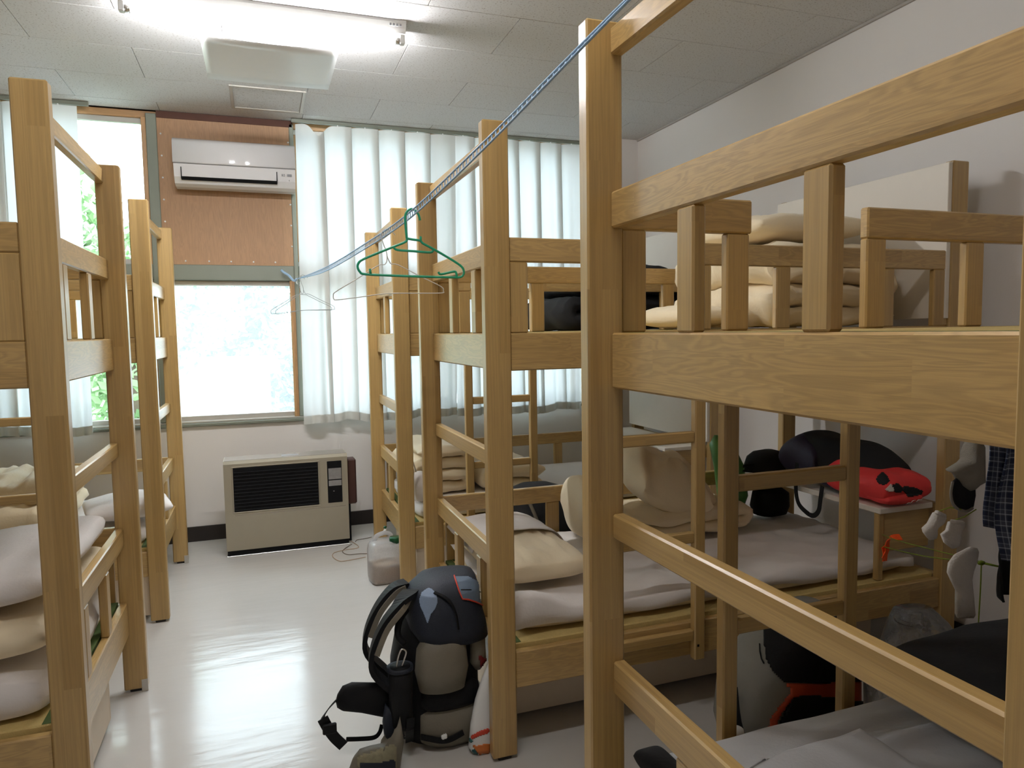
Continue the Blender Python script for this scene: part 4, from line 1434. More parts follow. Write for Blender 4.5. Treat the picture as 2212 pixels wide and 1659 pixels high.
box('pocket', -0.05, 0.05, -0.046, -0.03, 0.02, 0.08, M['black_cloth'], bl, 0.01)
# front bed on the right
mattress('thin black sleeping mat on the lower bunk with the pale grey sheet', 0.80, 2.34, 0.505, 1.415, ZM, 0.045, M['black_cloth'], 0.003, 61, 'sleeping_mat', 'mat')


def gs(u, v):
    x = 0.865 + 1.25 * u
    y = 0.52 + 0.885 * v
    q = Vector((x * 2.2, y * 9, 3.3))
    zz = 0.010 * (1 - abs(noise.noise(q)) * 2) * min(1, u * 3) + 0.006 * noise.noise(q * 2)
    e = min(u, 1 - u, v * 0.8, (1 - v) * 0.9) * 26
    zz += 0.034 * (1 - math.exp(-e)) + 0.022 * math.exp(-((x - 1.03) ** 2 / 0.03 + (y - 1.12) ** 2 / 0.03))
    return (x - 1.46, y - 0.96, max(zz, 0.0) + 0.006)


s1 = thing('bed_sheet', 'pale grey jersey sheet with soft folds on the black sleeping mat', 'sheet', (1.46, 0.96, ZM + 0.046))
sheet('cloth', gs, 70, 60, M['grey_cloth'], s1, 0.004)


def ts(u, v):
    x = 0.885 + 0.40 * u
    y = 0.78 + 0.46 * v
    w = 1 - 0.35 * abs(2 * v - 1) ** 3 * (1 - u)
    y = 1.01 + (y - 1.01) * w
    dx = (x - 1.05) / 0.20
    dy = (y - 1.01) / 0.22
    zz = 0.022 * max(0, 1 - dx ** 4) * max(0, 1 - dy ** 4) + 0.004 * noise.noise(Vector((x * 14, y * 14, 1)))
    return (x - 1.05, y - 1.01, 0.074 + zz + 0.022 * math.exp(-((x - 1.03) ** 2 / 0.03 + (y - 1.12) ** 2 / 0.03)))


tsh = thing('folded_shirt', 'pale grey shirt laid flat on the grey sheet', 'shirt', (1.05, 1.01, ZM + 0.046))
sheet('shirt_body', ts, 30, 30, M['grey_cloth'], tsh, 0.004)
bk = thing('black_cushion', 'black cushion corner sticking out past the grey sheet end', 'cushion', (0.86, 1.20, ZM + 0.046))
slab('cushion', (-0.046, 0.04, 0.026), 0.075, 0.34, 0.05, M['black_cloth'], bk, p=3, amp=0.004, seed=62, nx=18, ny=24)
bb = thing('black_blanket', 'rounded black blanket heap on the grey-sheeted lower bunk', 'blanket', (1.78, 1.10, ZM + 0.112))
slab('blanket', (0, 0, 0.088), 0.66, 0.54, 0.17, M['black_cloth'], bb, p=2.6, nx=40, ny=34, amp=0.012, sc=5, seed=63)
lc = thing('laundry_pile', 'light folded clothes with dark stripes behind the black blanket', 'clothes', (2.24, 1.34, ZM + 0.115))
folded('folded_garment', (0, 0, 0), 0.30, 0.13, 0.05, 3, M['pale_pink'], lc, 0.008, seed=64)
folded('folded_garment', (0.01, 0, 0.15), 0.27, 0.12, 0.035, 2, M['grey_cloth'], lc, 0.008, seed=65)
for i in range(3):
    box('dark_stripe', -0.11 + i * 0.07, -0.07 + i * 0.075, -0.055, 0.055, 0.222, 0.2275, M['black_cloth'], lc, 0.001)

# ---- laundry hung on the far side of the front bed
YH = 1.405       # just inside the far side boards
gc = thing('green_cord', 'thin lime green cord tied from the shelf leg to the hung laundry', 'cord', (2.392, 2.215, 0.53))
OFF = (2.392, 2.215, 0.53)
c0 = Vector((2.392, 2.215, 0.53)); c1 = AY(2120, 1216, 1.50); c2 = AY(2095, 1300, 1.50)
tube('cord', smooth_path([c0, (c0 + c1) / 2 + Vector((0, 0, -0.01)), c1], 8), 0.0022, M['rope_green'], gc, 5, off=OFF)
c1b = AY(2170, 1226, 1.46)
tube('cord', [c1, c1b], 0.003, M['rope_green'], gc, 5, off=OFF)
c3 = AY(1955, 1172, 1.95)
tube('cord', smooth_path([c0 + Vector((0.0, 0.0, 0.05)), c3, c1b], 6), 0.0018, M['rope_green'], gc, 5, off=OFF)
tube('hanging_end', smooth_path([c1, c1 + Vector((0, 0, -0.08)), c1 + Vector((-0.004, 0, -0.2))], 5), 0.002, M['rope_green'], gc, 5, off=OFF)
tube('knot', [c1 + Vector((-0.012, 0, 0)), c1, c1 + Vector((0.012, 0, 0))], [0.004, 0.008, 0.004], M['rope_green'], gc, 8, off=OFF)
tube('cord', [c1b, Vector((c1b.x, c1b.y - 0.03, 1.30))], 0.0022, M['rope_green'], gc, 5, off=OFF)
orr = thing('orange_ribbon', 'bright orange ribbon looped on the lime green cord', 'ribbon', AY(1910, 1185, 2.21))
off = tuple(AY(1910, 1185, 2.21))
strap('ribbon', [AY(u, v, y) for u, v, y in ((1946, 1160, 2.16), (1925, 1162, 2.17), (1917, 1172, 2.18), (1916, 1190, 2.19), (1908, 1208, 2.19))], 0.028, 0.003, M['hi_orange'], orr, side=(1, 0.2, 0.3), off=off)
strap('ribbon_tail', [AY(u, v, 2.195) for u, v in ((1909, 1180), (1912, 1195), (1911, 1212))], 0.03, 0.003, M['hi_orange'], orr, side=(1, 0.2, 0), off=off)


def hang_cloth(name, label, cat, x0, x1, zt, zb, y, mat, seed, wav=0.015, uv=None, taper=0.0, parent_name='cloth'):
    t = thing(name, label, cat, ((x0 + x1) / 2, y, zb))

    def fn(u, v):
        x = (u - 0.5) * (x1 - x0) * (1 - taper * v)
        return (x + 0.008 * noise.noise(Vector((v * 3, seed, 0))), wav * sin(u * 13 + seed) * (0.3 + v) + 0.01 * noise.noise(Vector((u * 4, v * 4, seed))), (zt - zb) * (1 - v) + 0.012 * sin(u * 5 + seed) * v)
    sheet(parent_name, fn, 26, 26, mat, t, 0.006, uv)
    return t


hs = hang_cloth('plaid_shirt', 'blue and white plaid shirt hanging under the upper bunk board', 'shirt', 1.915, 2.14, 1.31, 0.86, YH, M['plaid'], 2, 0.02, (0.9, 1.3))


def slv(u, v):
    return (-0.10 + 0.10 * u - 0.02 * v + 0.01 * sin(v * 7), -0.035 + 0.02 * sin(u * 6 + v * 3), 0.30 - 0.37 * v)


sheet('sleeve', slv, 14, 20, M['plaid'], hs, 0.006, (0.4, 1.0))
box('hook_tape', -0.004, 0.004, -0.004, 0.004, 0.44, 0.452, M['black_cloth'], hs, 0.001)
hang_cloth('black_trousers', 'black trousers hanging below the plaid shirt', 'trousers', 1.95, 2.10, 0.85, 0.66, YH + 0.012, M['black_cloth'], 5, 0.012, None, 0.25)
# grey cap with a black visor
cpp = thing('knit_cap', 'grey felt hat with a black brim hanging beside the plaid shirt', 'hat', AY(2085, 1000, 1.43))
off = AY(2085, 1000, 1.43)
zp = [(2108, 940), (2118, 960), (2119, 1043), (2106, 1050), (2095, 1060), (2081, 1050), (2066, 1025), (2053, 1020), (2052, 1016), (2078, 1000), (2092, 985), (2095, 955)]


def outline_slab(name, px, Y, th, mat, parent, off, bulge=0.02, n=8):
    """cloth piece with a traced outline, its own thickness and a soft bulge"""
    P = [AY(u, v, Y) for u, v in px]
    c = sum(P, Vector((0, 0, 0))) / len(P)
    V, Fc = [], []
    m = len(P)
    rings = [(1.0, 0.0), (0.9, 0.6), (0.6, 0.95), (0.25, 1.0)]
    for s in (-1, 1):
        for k, f in rings:
            for p in P:
                q = c + (p - c) * k
                V.append((q.x, q.y + s * (th / 2 * min(1, 0.35 + f) + bulge * f * 0.5), q.z))
    R = len(rings)
    for si in (0, 1):
        b = si * R * m
        for k in range(R - 1):
            for i in range(m):
                j = (i + 1) % m
                q = (b + k * m + i, b + k * m + j, b + (k + 1) * m + j, b + (k + 1) * m + i)
                Fc.append(q if si == 0 else q[::-1])
        q = tuple(b + (R - 1) * m + i for i in range(m))
        Fc.append(q if si == 0 else q[::-1])
    for i in range(m):
        j = (i + 1) % m
        Fc.append((i, R * m + i, R * m + j, j))
    o = mobj(name, V, Fc, mat, parent, True, off=off)
    bm = bmesh.new(); bm.from_mesh(o.data)
    bmesh.ops.recalc_face_normals(bm, faces=bm.faces[:])
    bm.to_mesh(o.data); bm.free()
    return o


outline_slab('crown', zp, 1.425, 0.02, M['cap_grey'], cpp, off, 0.03)
outline_slab('brim', [(2058, 1040), (2055, 1065), (2058, 1085), (2070, 1098), (2088, 1102), (2100, 1096), (2105, 1070), (2104, 1046), (2090, 1035), (2070, 1030)], 1.435, 0.012, M['black_cloth'], cpp, off, 0.006)
br_ = smooth_path([AY(u, v, 1.427) for u, v in ((2058, 1040), (2054, 1065), (2058, 1087), (2070, 1100), (2088, 1104), (2101, 1097))], 5)
tube('brim_edge', br_, 0.004, M['cap_grey'], cpp, 6, off=off)
tube('hanging_loop', [AY(2092, 955, 1.43), AY(2100, 925, 1.43), Vector((AY(2100, 925, 1.43).x, 1.43, 1.30))], 0.004, M['black_cloth'], cpp, 6, off=off)
sk = [('ankle_sock', 'off-white ankle sock hung on the cord beside the plaid shirt', [(2022, 1106), (2040, 1114), (2036, 1125), (2020, 1135), (2014, 1150), (2016, 1164), (2008, 1166), (1998, 1152), (1996, 1143), (2008, 1132)], 1.46),
      ('ankle_sock', 'off-white ankle sock with a visible open cuff hung below the hat', [(2054, 1126), (2080, 1130), (2072, 1142), (2070, 1162), (2066, 1180), (2056, 1185), (2044, 1176), (2036, 1156), (2048, 1146)], 1.45),
      ('long_sock', 'long white sock dangling from the lime green cord', [(2096, 1181), (2110, 1184), (2106, 1208), (2098, 1230), (2094, 1250), (2098, 1290), (2102, 1335), (2068, 1335), (2069, 1280), (2058, 1258), (2049, 1238), (2052, 1215), (2066, 1196)], 1.47)]
for nm, lb, px, Y in sk:
    c = AY(px[0][0], px[0][1], Y)
    t = thing(nm, lb, 'sock', c)
    outline_slab('sock_body', px, Y, 0.012, M['sock'], t, c, 0.018)
    if nm == 'ankle_sock':
        tube('cuff', smooth_path([AY(px[0][0], px[0][1], Y), AY((px[0][0] + px[1][0]) / 2, (px[0][1] + px[1][1]) / 2, Y - 0.012), AY(px[1][0], px[1][1], Y)], 4), 0.006, M['sock'], t, 6, off=c)
        tube('peg_loop', [AY(px[0][0], px[0][1], Y), AY(px[0][0] + 30, px[0][1] - 10, Y - 0.02), AY(px[0][0] + 55, 1100, Y - 0.04)], 0.0016, M['rope_green'], t, 5, off=c)

# ------------------------------------------------------------------ things on the head shelf
ZSH = 0.697
rb = thing('stuff_bag', 'coral red drawstring bag with black holes lying on the head shelf', 'bag', (2.505, 2.355, ZSH))
OFF = (2.505, 2.355, ZSH)
b1 = slab('bag_body', (0.0, 0.0, 0.066), 0.27, 0.34, 0.13, M['coral'], rb, p=3.4, nx=34, ny=34, amp=0.014, sc=7, seed=71)
b2 = slab('bag_neck', (-0.045, 0.09, 0.085), 0.19, 0.17, 0.13, M['coral'], rb, p=2.3, nx=26, ny=26, amp=0.012, sc=9, seed=73)
b3 = slab('bag_flap', (-0.03, -0.12, 0.03), 0.19, 0.12, 0.06, M['coral'], rb, p=2.3, nx=24, ny=20, amp=0.008, sc=9, seed=74)
tgt = [b1, b2, b3]
patch('eyelet', [(1893, 1034), (1904, 1021), (1913, 1024), (1922, 1040), (1910, 1048), (1897, 1043)], tgt, M['black_cloth'], rb, 2.0, 0.003, OFF)
patch('opening', [(1950, 1050), (1975, 1054), (1993, 1061), (1988, 1068), (1962, 1073), (1952, 1062)], tgt, M['black_cloth'], rb, 2.0, 0.003, OFF)
patch('buckle', [(1926, 1048), (1940, 1044), (1950, 1058), (1945, 1063), (1932, 1062)], tgt, M['black_cloth'], rb, 2.0, 0.004, OFF)
patch('white_tab', [(1912, 1057), (1924, 1046), (1930, 1056), (1931, 1062), (1920, 1062)], tgt, M['sock'], rb, 2.0, 0.004, OFF)
sq = on_surface([(1956 + i * 2.2, 1088 - i * 0.62 + 3.2 * sin(i * 1.9)) for i in range(26)], tgt, 0.004)
if len(sq) > 4:
    tube('script_lettering', sq, 0.0012, M['sock'], rb, 5, off=OFF)
pb = thing('duffel_bag', 'dark purple and black duffel bag slumped along the head shelf', 'bag', (2.535, 2.56, ZSH))
OFF = (2.535, 2.56, ZSH)
d1 = slab('bag_body', (0.0, 0.0, 0.115), 0.22, 0.58, 0.235, M['black_cloth'], pb, p=2.8, nx=30, ny=44, amp=0.016, sc=5, seed=75, top=lambda x, y: 0.03 * y)
d2 = slab('purple_end', (-0.05, 0.19, 0.11), 0.15, 0.26, 0.215, M['purple'], pb, p=2.5, nx=24, ny=28, amp=0.010, sc=6, seed=76)
d3 = slab('purple_side', (-0.06, -0.13, 0.045), 0.17, 0.36, 0.09, M['purple'], pb, p=2.5, nx=24, ny=28, amp=0.010, sc=6, seed=77)
strap('shoulder_strap', [AX(u, v, 2.355) for u, v in ((1722, 1000), (1719, 1050), (1724, 1085), (1740, 1105), (1756, 1114), (1768, 1104), (1772, 1080), (1776, 1050))], 0.022, 0.003, M['black_cloth'], pb, side=(0, 1, 0.2), off=OFF)
ht_ = thing('black_hat', 'round black cap resting on the far end of the head shelf', 'hat', (2.44, 2.985, ZSH))
loft('crown', [(0.006, 0, 0, 0.105, 0.105), (0.03, 0, 0, 0.11, 0.11), (0.075, 0.005, 0, 0.10, 0.10), (0.10, 0.01, 0, 0.075, 0.08), (0.112, 0.012, 0, 0.03, 0.035)], M['black_cloth'], ht_, 28, 2.4, amp=0.006, sc=10, seed=4)
slab('visor', (-0.10, 0.06, 0.012), 0.13, 0.15, 0.02, M['black_cloth'], ht_, p=2.4, nx=16, ny=16, seed=3, tilt=(-0.1, 0))
tube('strap', smooth_path([(-0.095, -0.02, 0.05), (-0.14, -0.005, 0.045), (-0.165, 0.01, 0.02), (-0.165, 0.03, 0.006)], 5), 0.006, M['black_cloth'], ht_, 6)
# dark bag under the shelf and a black strap end on the sheet
ub = thing('dark_pouch', 'dark soft pouch pushed under the head shelf beside the far rail', 'pouch', (2.44, 2.96, ZM + 0.100))
loft('pouch', [(0, 0, 0, 0.08, 0.07), (0.04, 0, 0, 0.10, 0.08), (0.11, 0, 0, 0.09, 0.075), (0.15, 0, 0, 0.04, 0.03)], M['bp_black'], ub, 22, 2.6, amp=0.012, sc=9, seed=6)
sb = thing('black_strap', 'short black strap with a white end tucked at the mattress edge', 'strap', (1.73, 2.235, ZM + 0.02))
slab('strap', (0, 0, 0.045), 0.16, 0.05, 0.02, M['black_cloth'], sb, p=2.6, nx=16, ny=10, seed=2)
slab('white_end', (0.0, -0.02, 0.052), 0.06, 0.035, 0.018, M['white_cloth'], sb, p=2.6, nx=12, ny=10, seed=3)

# ------------------------------------------------------------------ bags standing between the beds
gb = thing('grey_backpack', 'grey and black backpack with rust orange trim standing between two bunk beds', 'backpack', (1.56, 1.79, 0))
OFF = (1.56, 1.79, 0)
g1 = loft('main_body', [(0.0, 0.02, 0, 0.17, 0.12), (0.04, 0.01, 0, 0.21, 0.15), (0.2, -0.01, 0, 0.235, 0.165), (0.36, -0.01, 0, 0.22, 0.155), (0.46, 0.03, 0, 0.165, 0.13), (0.53, 0.06, 0, 0.11, 0.10), (0.555, 0.07, 0, 0.05, 0.05)],
          M['bp_grey2'], gb, 48, 2.6, amp=0.022, sc=7, seed=8)
patch('black_lid', [(1652, 1340), (1655, 1385), (1658, 1425), (1672, 1452), (1692, 1470), (1735, 1474), (1790, 1470), (1860, 1468), (1870, 1330)], [g1], M['bp_black'], gb, 4, 0.010, OFF)
patch('orange_panel', [(1692, 1476), (1735, 1478), (1860, 1472), (1860, 1520), (1722, 1500), (1700, 1520), (1680, 1550), (1672, 1600), (1655, 1600), (1668, 1545), (1690, 1520), (1712, 1490)], [g1], M['orange'], gb, 4, 0.007, OFF)
patch('lower_pocket', [(1712, 1508), (1735, 1500), (1860, 1515), (1860, 1650), (1668, 1650), (1676, 1590), (1690, 1550)], [g1], M['bp_black'], gb, 4, 0.012, OFF)
strap('side_strap', [Vector(p) + Vector(OFF) for p in ((-0.255, -0.05, 0.36), (-0.26, -0.09, 0.24), (-0.215, -0.15, 0.12), (-0.14, -0.17, 0.06))], 0.028, 0.004, M['bp_black'], gb, side=(0.5, -0.3, 0.5), off=OFF)
zl = on_surface([(1642, 1392), (1643, 1408), (1646, 1424), (1651, 1434)], [g1], 0.004)
if len(zl) > 1:
    tube('zip_pull', zl, 0.0022, M['bp_black'], gb, 5, off=OFF)
wbg = thing('white_bag', 'small crumpled white plastic bag beside the grey backpack', 'bag', (1.235, 1.62, 0))
loft('bag', [(0, 0, 0, 0.04, 0.04), (0.05, 0, 0, 0.058, 0.055), (0.18, -0.005, 0, 0.05, 0.045), (0.26, -0.01, 0, 0.035, 0.03), (0.31, -0.015, 0, 0.015, 0.015)], M['white_plastic'], wbg, 22, 2.3, amp=0.022, sc=14, seed=9)
pg = thing('plastic_bag', 'transparent plastic carrier bag full of small things beside the grey backpack', 'plastic bag', (2.16, 1.82, 0))
loft('film', [(0, 0, 0, 0.15, 0.11), (0.05, 0, 0, 0.19, 0.14), (0.2, 0, 0, 0.19, 0.14), (0.32, 0.0, 0, 0.15, 0.11), (0.40, -0.02, 0, 0.10, 0.07), (0.45, -0.04, 0, 0.07, 0.04)], M['film'], pg, 40, 2.4, amp=0.022, sc=7, seed=10)
tube('handle', smooth_path([(-0.10, 0, 0.43), (-0.14, -0.02, 0.45), (-0.15, -0.03, 0.44), (-0.10, -0.04, 0.42), (-0.04, -0.03, 0.42)], 5), 0.008, M['film'], pg, 6)
for i, (x, y, z, r_) in enumerate(((-0.06, -0.03, 0.10, 0.07), (0.06, 0.02, 0.12, 0.065), (0.0, -0.02, 0.24, 0.055))):
    loft('content', [(z - r_, x, y, r_ * 0.4, r_ * 0.4), (z - r_ * 0.6, x, y, r_ * 0.85, r_ * 0.8), (z, x, y, r_, r_ * 0.9), (z + r_ * 0.6, x, y, r_ * 0.8, r_ * 0.75), (z + r_, x, y, r_ * 0.3, r_ * 0.3)],
         (M['cap_grey'], M['bp_grey'], M['white_plastic'])[i], pg, 18, 2.2, amp=0.01, sc=12, seed=i)
rs = thing('black_shoe', 'single black shoe standing on its heel against the bed board', 'shoe', (1.93, 2.07, 0.0))
loft('shoe_upper', [(0.0, 0, 0, 0.04, 0.04), (0.06, 0, -0.01, 0.05, 0.05), (0.2, 0, 0.0, 0.052, 0.045), (0.28, 0.0, 0.01, 0.048, 0.035), (0.33, 0, 0.02, 0.02, 0.015)], M['bp_black'], rs, 20, 2.4, amp=0.004, seed=2)
loft('sole', [(0.0, 0, 0.045, 0.042, 0.014), (0.06, 0, 0.046, 0.05, 0.014), (0.2, 0, 0.050, 0.05, 0.014), (0.3, 0, 0.050, 0.04, 0.012)], M['bp_grey'], rs, 18, 2.6)
s2 = thing('black_bag', 'low black bag on the floor beside the ladder of the front bed', 'bag', (1.86, 1.62, 0))
loft('bag', [(0, 0, 0, 0.10, 0.09), (0.04, 0, 0, 0.13, 0.11), (0.14, 0, 0, 0.11, 0.09), (0.2, 0, 0, 0.05, 0.05)], M['bp_black'], s2, 24, 2.4, amp=0.01, seed=4)
kg = thing('black_duffel', 'black cloth bag standing in the gap behind the far rail of the backpack bunk', 'bag', (1.36, 3.50, 0))
loft('bag', [(0, 0, 0, 0.22, 0.14), (0.05, 0, 0, 0.27, 0.19), (0.35, 0, 0, 0.27, 0.19), (0.5, 0, 0, 0.24, 0.16), (0.60, 0, 0, 0.16, 0.10), (0.63, 0, 0, 0.08, 0.05)], M['black_cloth'], kg, 30, 2.6, amp=0.025, sc=6, seed=12)
tube('carry_strap', smooth_path([(-0.12, -0.06, 0.60), (-0.09, -0.13, 0.56), (-0.05, -0.19, 0.40), (-0.04, -0.2, 0.2)], 5), 0.010, M['bp_grey'], kg, 6)

# ------------------------------------------------------------------ black hiking backpack in the aisle
BPX, BPY = 0.545, 2.45
hb = thing('hiking_backpack', 'large black hiking backpack with navy lid leaning on the bunk bed post', 'backpack', (BPX, BPY, 0))
OFF = (BPX, BPY, 0)
m1 = loft('main_body', [(0.0, 0.0, 0, 0.10, 0.09), (0.03, 0.0, 0, 0.145, 0.115), (0.14, 0.0, 0, 0.155, 0.125), (0.28, 0.0, 0, 0.155, 0.125), (0.40, 0.02, 0, 0.145, 0.12), (0.47, 0.03, 0, 0.12, 0.11), (0.50, 0.03, 0, 0.08, 0.08)],
          M['bp_black'], hb, 36, 2.8, amp=0.010, sc=8, seed=21)
m2 = loft('lid', [(0.352, 0.05, -0.035, 0.10, 0.09), (0.37, 0.048, -0.03, 0.13, 0.125), (0.42, 0.035, -0.02, 0.142, 0.14), (0.485, 0.032, 0.0, 0.140, 0.13), (0.535, 0.045, 0.0, 0.124, 0.115), (0.566, 0.06, 0.01, 0.10, 0.09), (0.578, 0.065, 0.01, 0.06, 0.05)],
          M['bp_navy'], hb, 44, 3.0, amp=0.010, sc=9, seed=23)
m3 = loft('front_pouch', [(0.205, 0.0, -0.125, 0.045, 0.02), (0.22, 0.0, -0.13, 0.08, 0.045), (0.29, 0.0, -0.13, 0.095, 0.055), (0.36, 0.0, -0.12, 0.085, 0.05), (0.40, 0.0, -0.11, 0.06, 0.035)], M['bp_grey'], hb, 30, 2.5, amp=0.008, sc=12, seed=24)
m4 = loft('side_pouch', [(0.25, 0.135, -0.10, 0.01, 0.012), (0.28, 0.135, -0.10, 0.03, 0.03), (0.36, 0.135, -0.10, 0.028, 0.03), (0.40, 0.13, -0.09, 0.02, 0.02)], M['bp_grey'], hb, 20, 2.5)
m5 = loft('lower_panel', [(0.0, 0.04, -0.09, 0.08, 0.04), (0.03, 0.04, -0.10, 0.12, 0.055), (0.13, 0.04, -0.10, 0.12, 0.05), (0.16, 0.04, -0.09, 0.09, 0.03)], M['bp_grey'], hb, 28, 2.8, amp=0.006, seed=25)
m6 = loft('mesh_pocket', [(0.14, 0.03, -0.105, 0.09, 0.035), (0.16, 0.03, -0.11, 0.11, 0.045), (0.21, 0.03, -0.11, 0.105, 0.04), (0.225, 0.03, -0.105, 0.08, 0.03)], M['bp_black'], hb, 26, 2.6, amp=0.004, seed=26)
# bottle holster with carabiner
hl = loft('holster', [(0.12, -0.150, -0.15, 0.030, 0.028), (0.14, -0.150, -0.15, 0.038, 0.035), (0.24, -0.150, -0.152, 0.040, 0.036), (0.325, -0.150, -0.155, 0.041, 0.038)], M['bp_black'], hb, 24, 2.3)
loft('holster_rim', [(0.322, -0.150, -0.155, 0.043, 0.040), (0.334, -0.150, -0.155, 0.044, 0.041)], M['bp_navy'], hl, 24, 2.3)
loft('holster_mouth', [(0.333, -0.150, -0.155, 0.034, 0.032), (0.3355, -0.150, -0.155, 0.034, 0.032)], M['dark'], hl, 24, 2.3)
tube('carabiner', smooth_path([Vector(p) for p in ((-0.163, -0.165, 0.335), (-0.157, -0.165, 0.37), (-0.145, -0.165, 0.395), (-0.130, -0.165, 0.385), (-0.137, -0.165, 0.36), (-0.145, -0.165, 0.337))], 5), 0.0032, M['metal'], hb, 8)
# shoulder straps: two padded loops on the aisle side
for k, dy in ((0, -0.075), (1, 0.075)):
    strap('shoulder_strap', [Vector(OFF) + Vector(p) for p in ((-0.08, dy * 0.6 + 0.02, 0.535), (-0.135, dy - 0.02, 0.525), (-0.195, dy - 0.04, 0.47), (-0.235, dy - 0.05, 0.39), (-0.235, dy - 0.05, 0.32), (-0.17, dy - 0.04, 0.235), (-0.13, dy - 0.02, 0.17))],
          0.062, 0.016, M['bp_black'], hb, side=(0.15, 1, 0), off=OFF)
    strap('strap_trim', [Vector(OFF) + Vector(p) for p in ((-0.09, dy * 0.6 - 0.012, 0.530), (-0.130, dy - 0.055, 0.516), (-0.188, dy - 0.075, 0.462), (-0.226, dy - 0.084, 0.385))], 0.012, 0.018, M['bp_grey'], hb, side=(0.15, 1, 0), off=OFF)
tube('grab_loop', smooth_path([(-0.11, -0.09, 0.50), (-0.14, -0.11, 0.47), (-0.15, -0.13, 0.43), (-0.13, -0.14, 0.40)], 5), 0.011, M['bp_black'], hb, 8)
# hip belt pads
outl = [(842, 1475), (760, 1474), (740, 1482), (729, 1500), (725, 1515), (728, 1528), (738, 1534), (780, 1538), (830, 1548), (850, 1540)]
outline_slab('hip_pad', outl, 2.33, 0.016, M['bp_black'], hb, OFF, 0.02)
strap('hip_webbing', [AY(u, v, y) for u, v, y in ((727, 1512, 2.33), (712, 1528, 2.30), (700, 1545, 2.28), (697, 1552, 2.27))], 0.020, 0.003, M['bp_black'], hb, side=(0.6, 0, 0.7), off=OFF)
strap('hip_webbing', [AY(u, v, y) for u, v, y in ((697, 1552, 2.27), (708, 1572, 2.27), (722, 1592, 2.27), (742, 1611, 2.27))], 0.034, 0.004, M['bp_black'], hb, side=(1, 0, -0.4), off=OFF)
bkp = AY(712, 1574, 2.262)
box('buckle', bkp.x - OFF[0] - 0.022, bkp.x - OFF[0] + 0.022, bkp.y - OFF[1] - 0.008, bkp.y - OFF[1] + 0.004, bkp.z - 0.016, bkp.z + 0.018, M['bp_black'], hb, 0.004)
strap('hip_webbing', [AY(u, v, y) for u, v, y in ((748, 1597, 2.30), (780, 1596, 2.32), (808, 1593, 2.33), (820, 1582, 2.34), (825, 1565, 2.35))], 0.014, 0.003, M['bp_black'], hb, side=(0, 0.3, 1), off=OFF)
# lower hip fin lying on the floor towards the aisle
fin = outline_slab('hip_fin', [(864, 1548), (855, 1590), (838, 1608), (800, 1616), (775, 1624), (762, 1640), (752, 1668), (752, 1690), (860, 1690), (872, 1600)], 2.262, 0.022, M['bp_grey'], hb, OFF, 0.03)
outline_slab('fin_back', [(866, 1545), (850, 1540), (832, 1520), (826, 1560), (830, 1590), (842, 1602), (862, 1580)], 2.30, 0.02, M['bp_navy'], hb, OFF, 0.02)
patch('fin_padding', [(856, 1608), (840, 1612), (805, 1626), (775, 1634), (772, 1660), (855, 1660)], [fin], pm('olive_mesh', srgb(140, 134, 108), 0.7, 0.3, 60, 0.3, 90), hb, 4, 0.003, OFF)
patch('fin_stripe', [(778, 1648), (820, 1648), (853, 1640), (853, 1660), (778, 1660)], [fin], M['bp_navy'], hb, 3, 0.006, OFF)
body = [m1, m2, m3, m5, m6]
patch('mesh_teardrop', [(925, 1271), (935, 1274), (943, 1285), (945, 1300), (940, 1315), (930, 1328), (924, 1347), (917, 1328), (909, 1310), (907, 1295), (912, 1280)], [m2], M['bp_pale'], hb, 1.3, 0.003, OFF)
patch('lid_panel', [(982, 1246), (1010, 1246), (1034, 1258), (1047, 1272), (1056, 1290), (1054, 1312), (1030, 1300), (998, 1294), (990, 1275)], [m2], M['bp_blue'], hb, 1.6, 0.003, OFF)
pp = on_surface([(981, 1245), (986, 1262), (992, 1280), (998, 1294), (1010, 1295), (1025, 1300), (1040, 1308), (1052, 1318)], [m2], 0.005)
if len(pp) > 2: tube('red_piping', pp, 0.0028, M['bp_red'], hb, 6, off=OFF)
pp = on_surface([(1020, 1249), (1030, 1256), (1042, 1266), (1052, 1280)], [m2], 0.005)
if len(pp) > 2: tube('red_piping', pp, 0.0028, M['bp_red'], hb, 6, off=OFF)
pp = on_surface([(995, 1275), (1015, 1275), (1035, 1279), (1048, 1284)], [m2], 0.005)
if len(pp) > 2: tube('zip', pp, 0.0018, M['bp_black'], hb, 5, off=OFF)
pp = on_surface([(938, 1281), (960, 1290), (975, 1305), (985, 1330), (990, 1360)], [m2], 0.005)
if len(pp) > 2: strap('lid_strap', pp, 0.016, 0.003, M['bp_black'], hb, off=OFF)
patch('red_patch', [(1034, 1413), (1050, 1425), (1056, 1460), (1050, 1465), (1040, 1440)], [m4, m1], M['bp_darkred'], hb, 3, 0.003, OFF)
pp = on_surface([(885, 1550), (883, 1575), (886, 1600), (888, 1630)], [m1, m5, hl], 0.005)
if len(pp) > 2: strap('compression_strap', pp, 0.028, 0.003, M['bp_black'], hb, side=(1, 0.1, 0), off=OFF)
pp = on_surface([(912, 1590), (930, 1594), (955, 1598), (975, 1594), (1000, 1580)], body, 0.006)
if len(pp) > 2: strap('compression_strap', pp, 0.02, 0.004, M['bp_black'], hb, side=(0, 0, 1), off=OFF)
pp = on_surface([(935, 1560), (934, 1590), (936, 1620), (938, 1650)], body, 0.006)
if len(pp) > 2: strap('compression_strap', pp, 0.03, 0.004, M['bp_black'], hb, side=(1, 0, 0), off=OFF)
patch('white_tag', [(953, 1589), (964, 1584), (965, 1592), (955, 1595)], body, M['white_plastic'], hb, 1.5, 0.009, OFF)
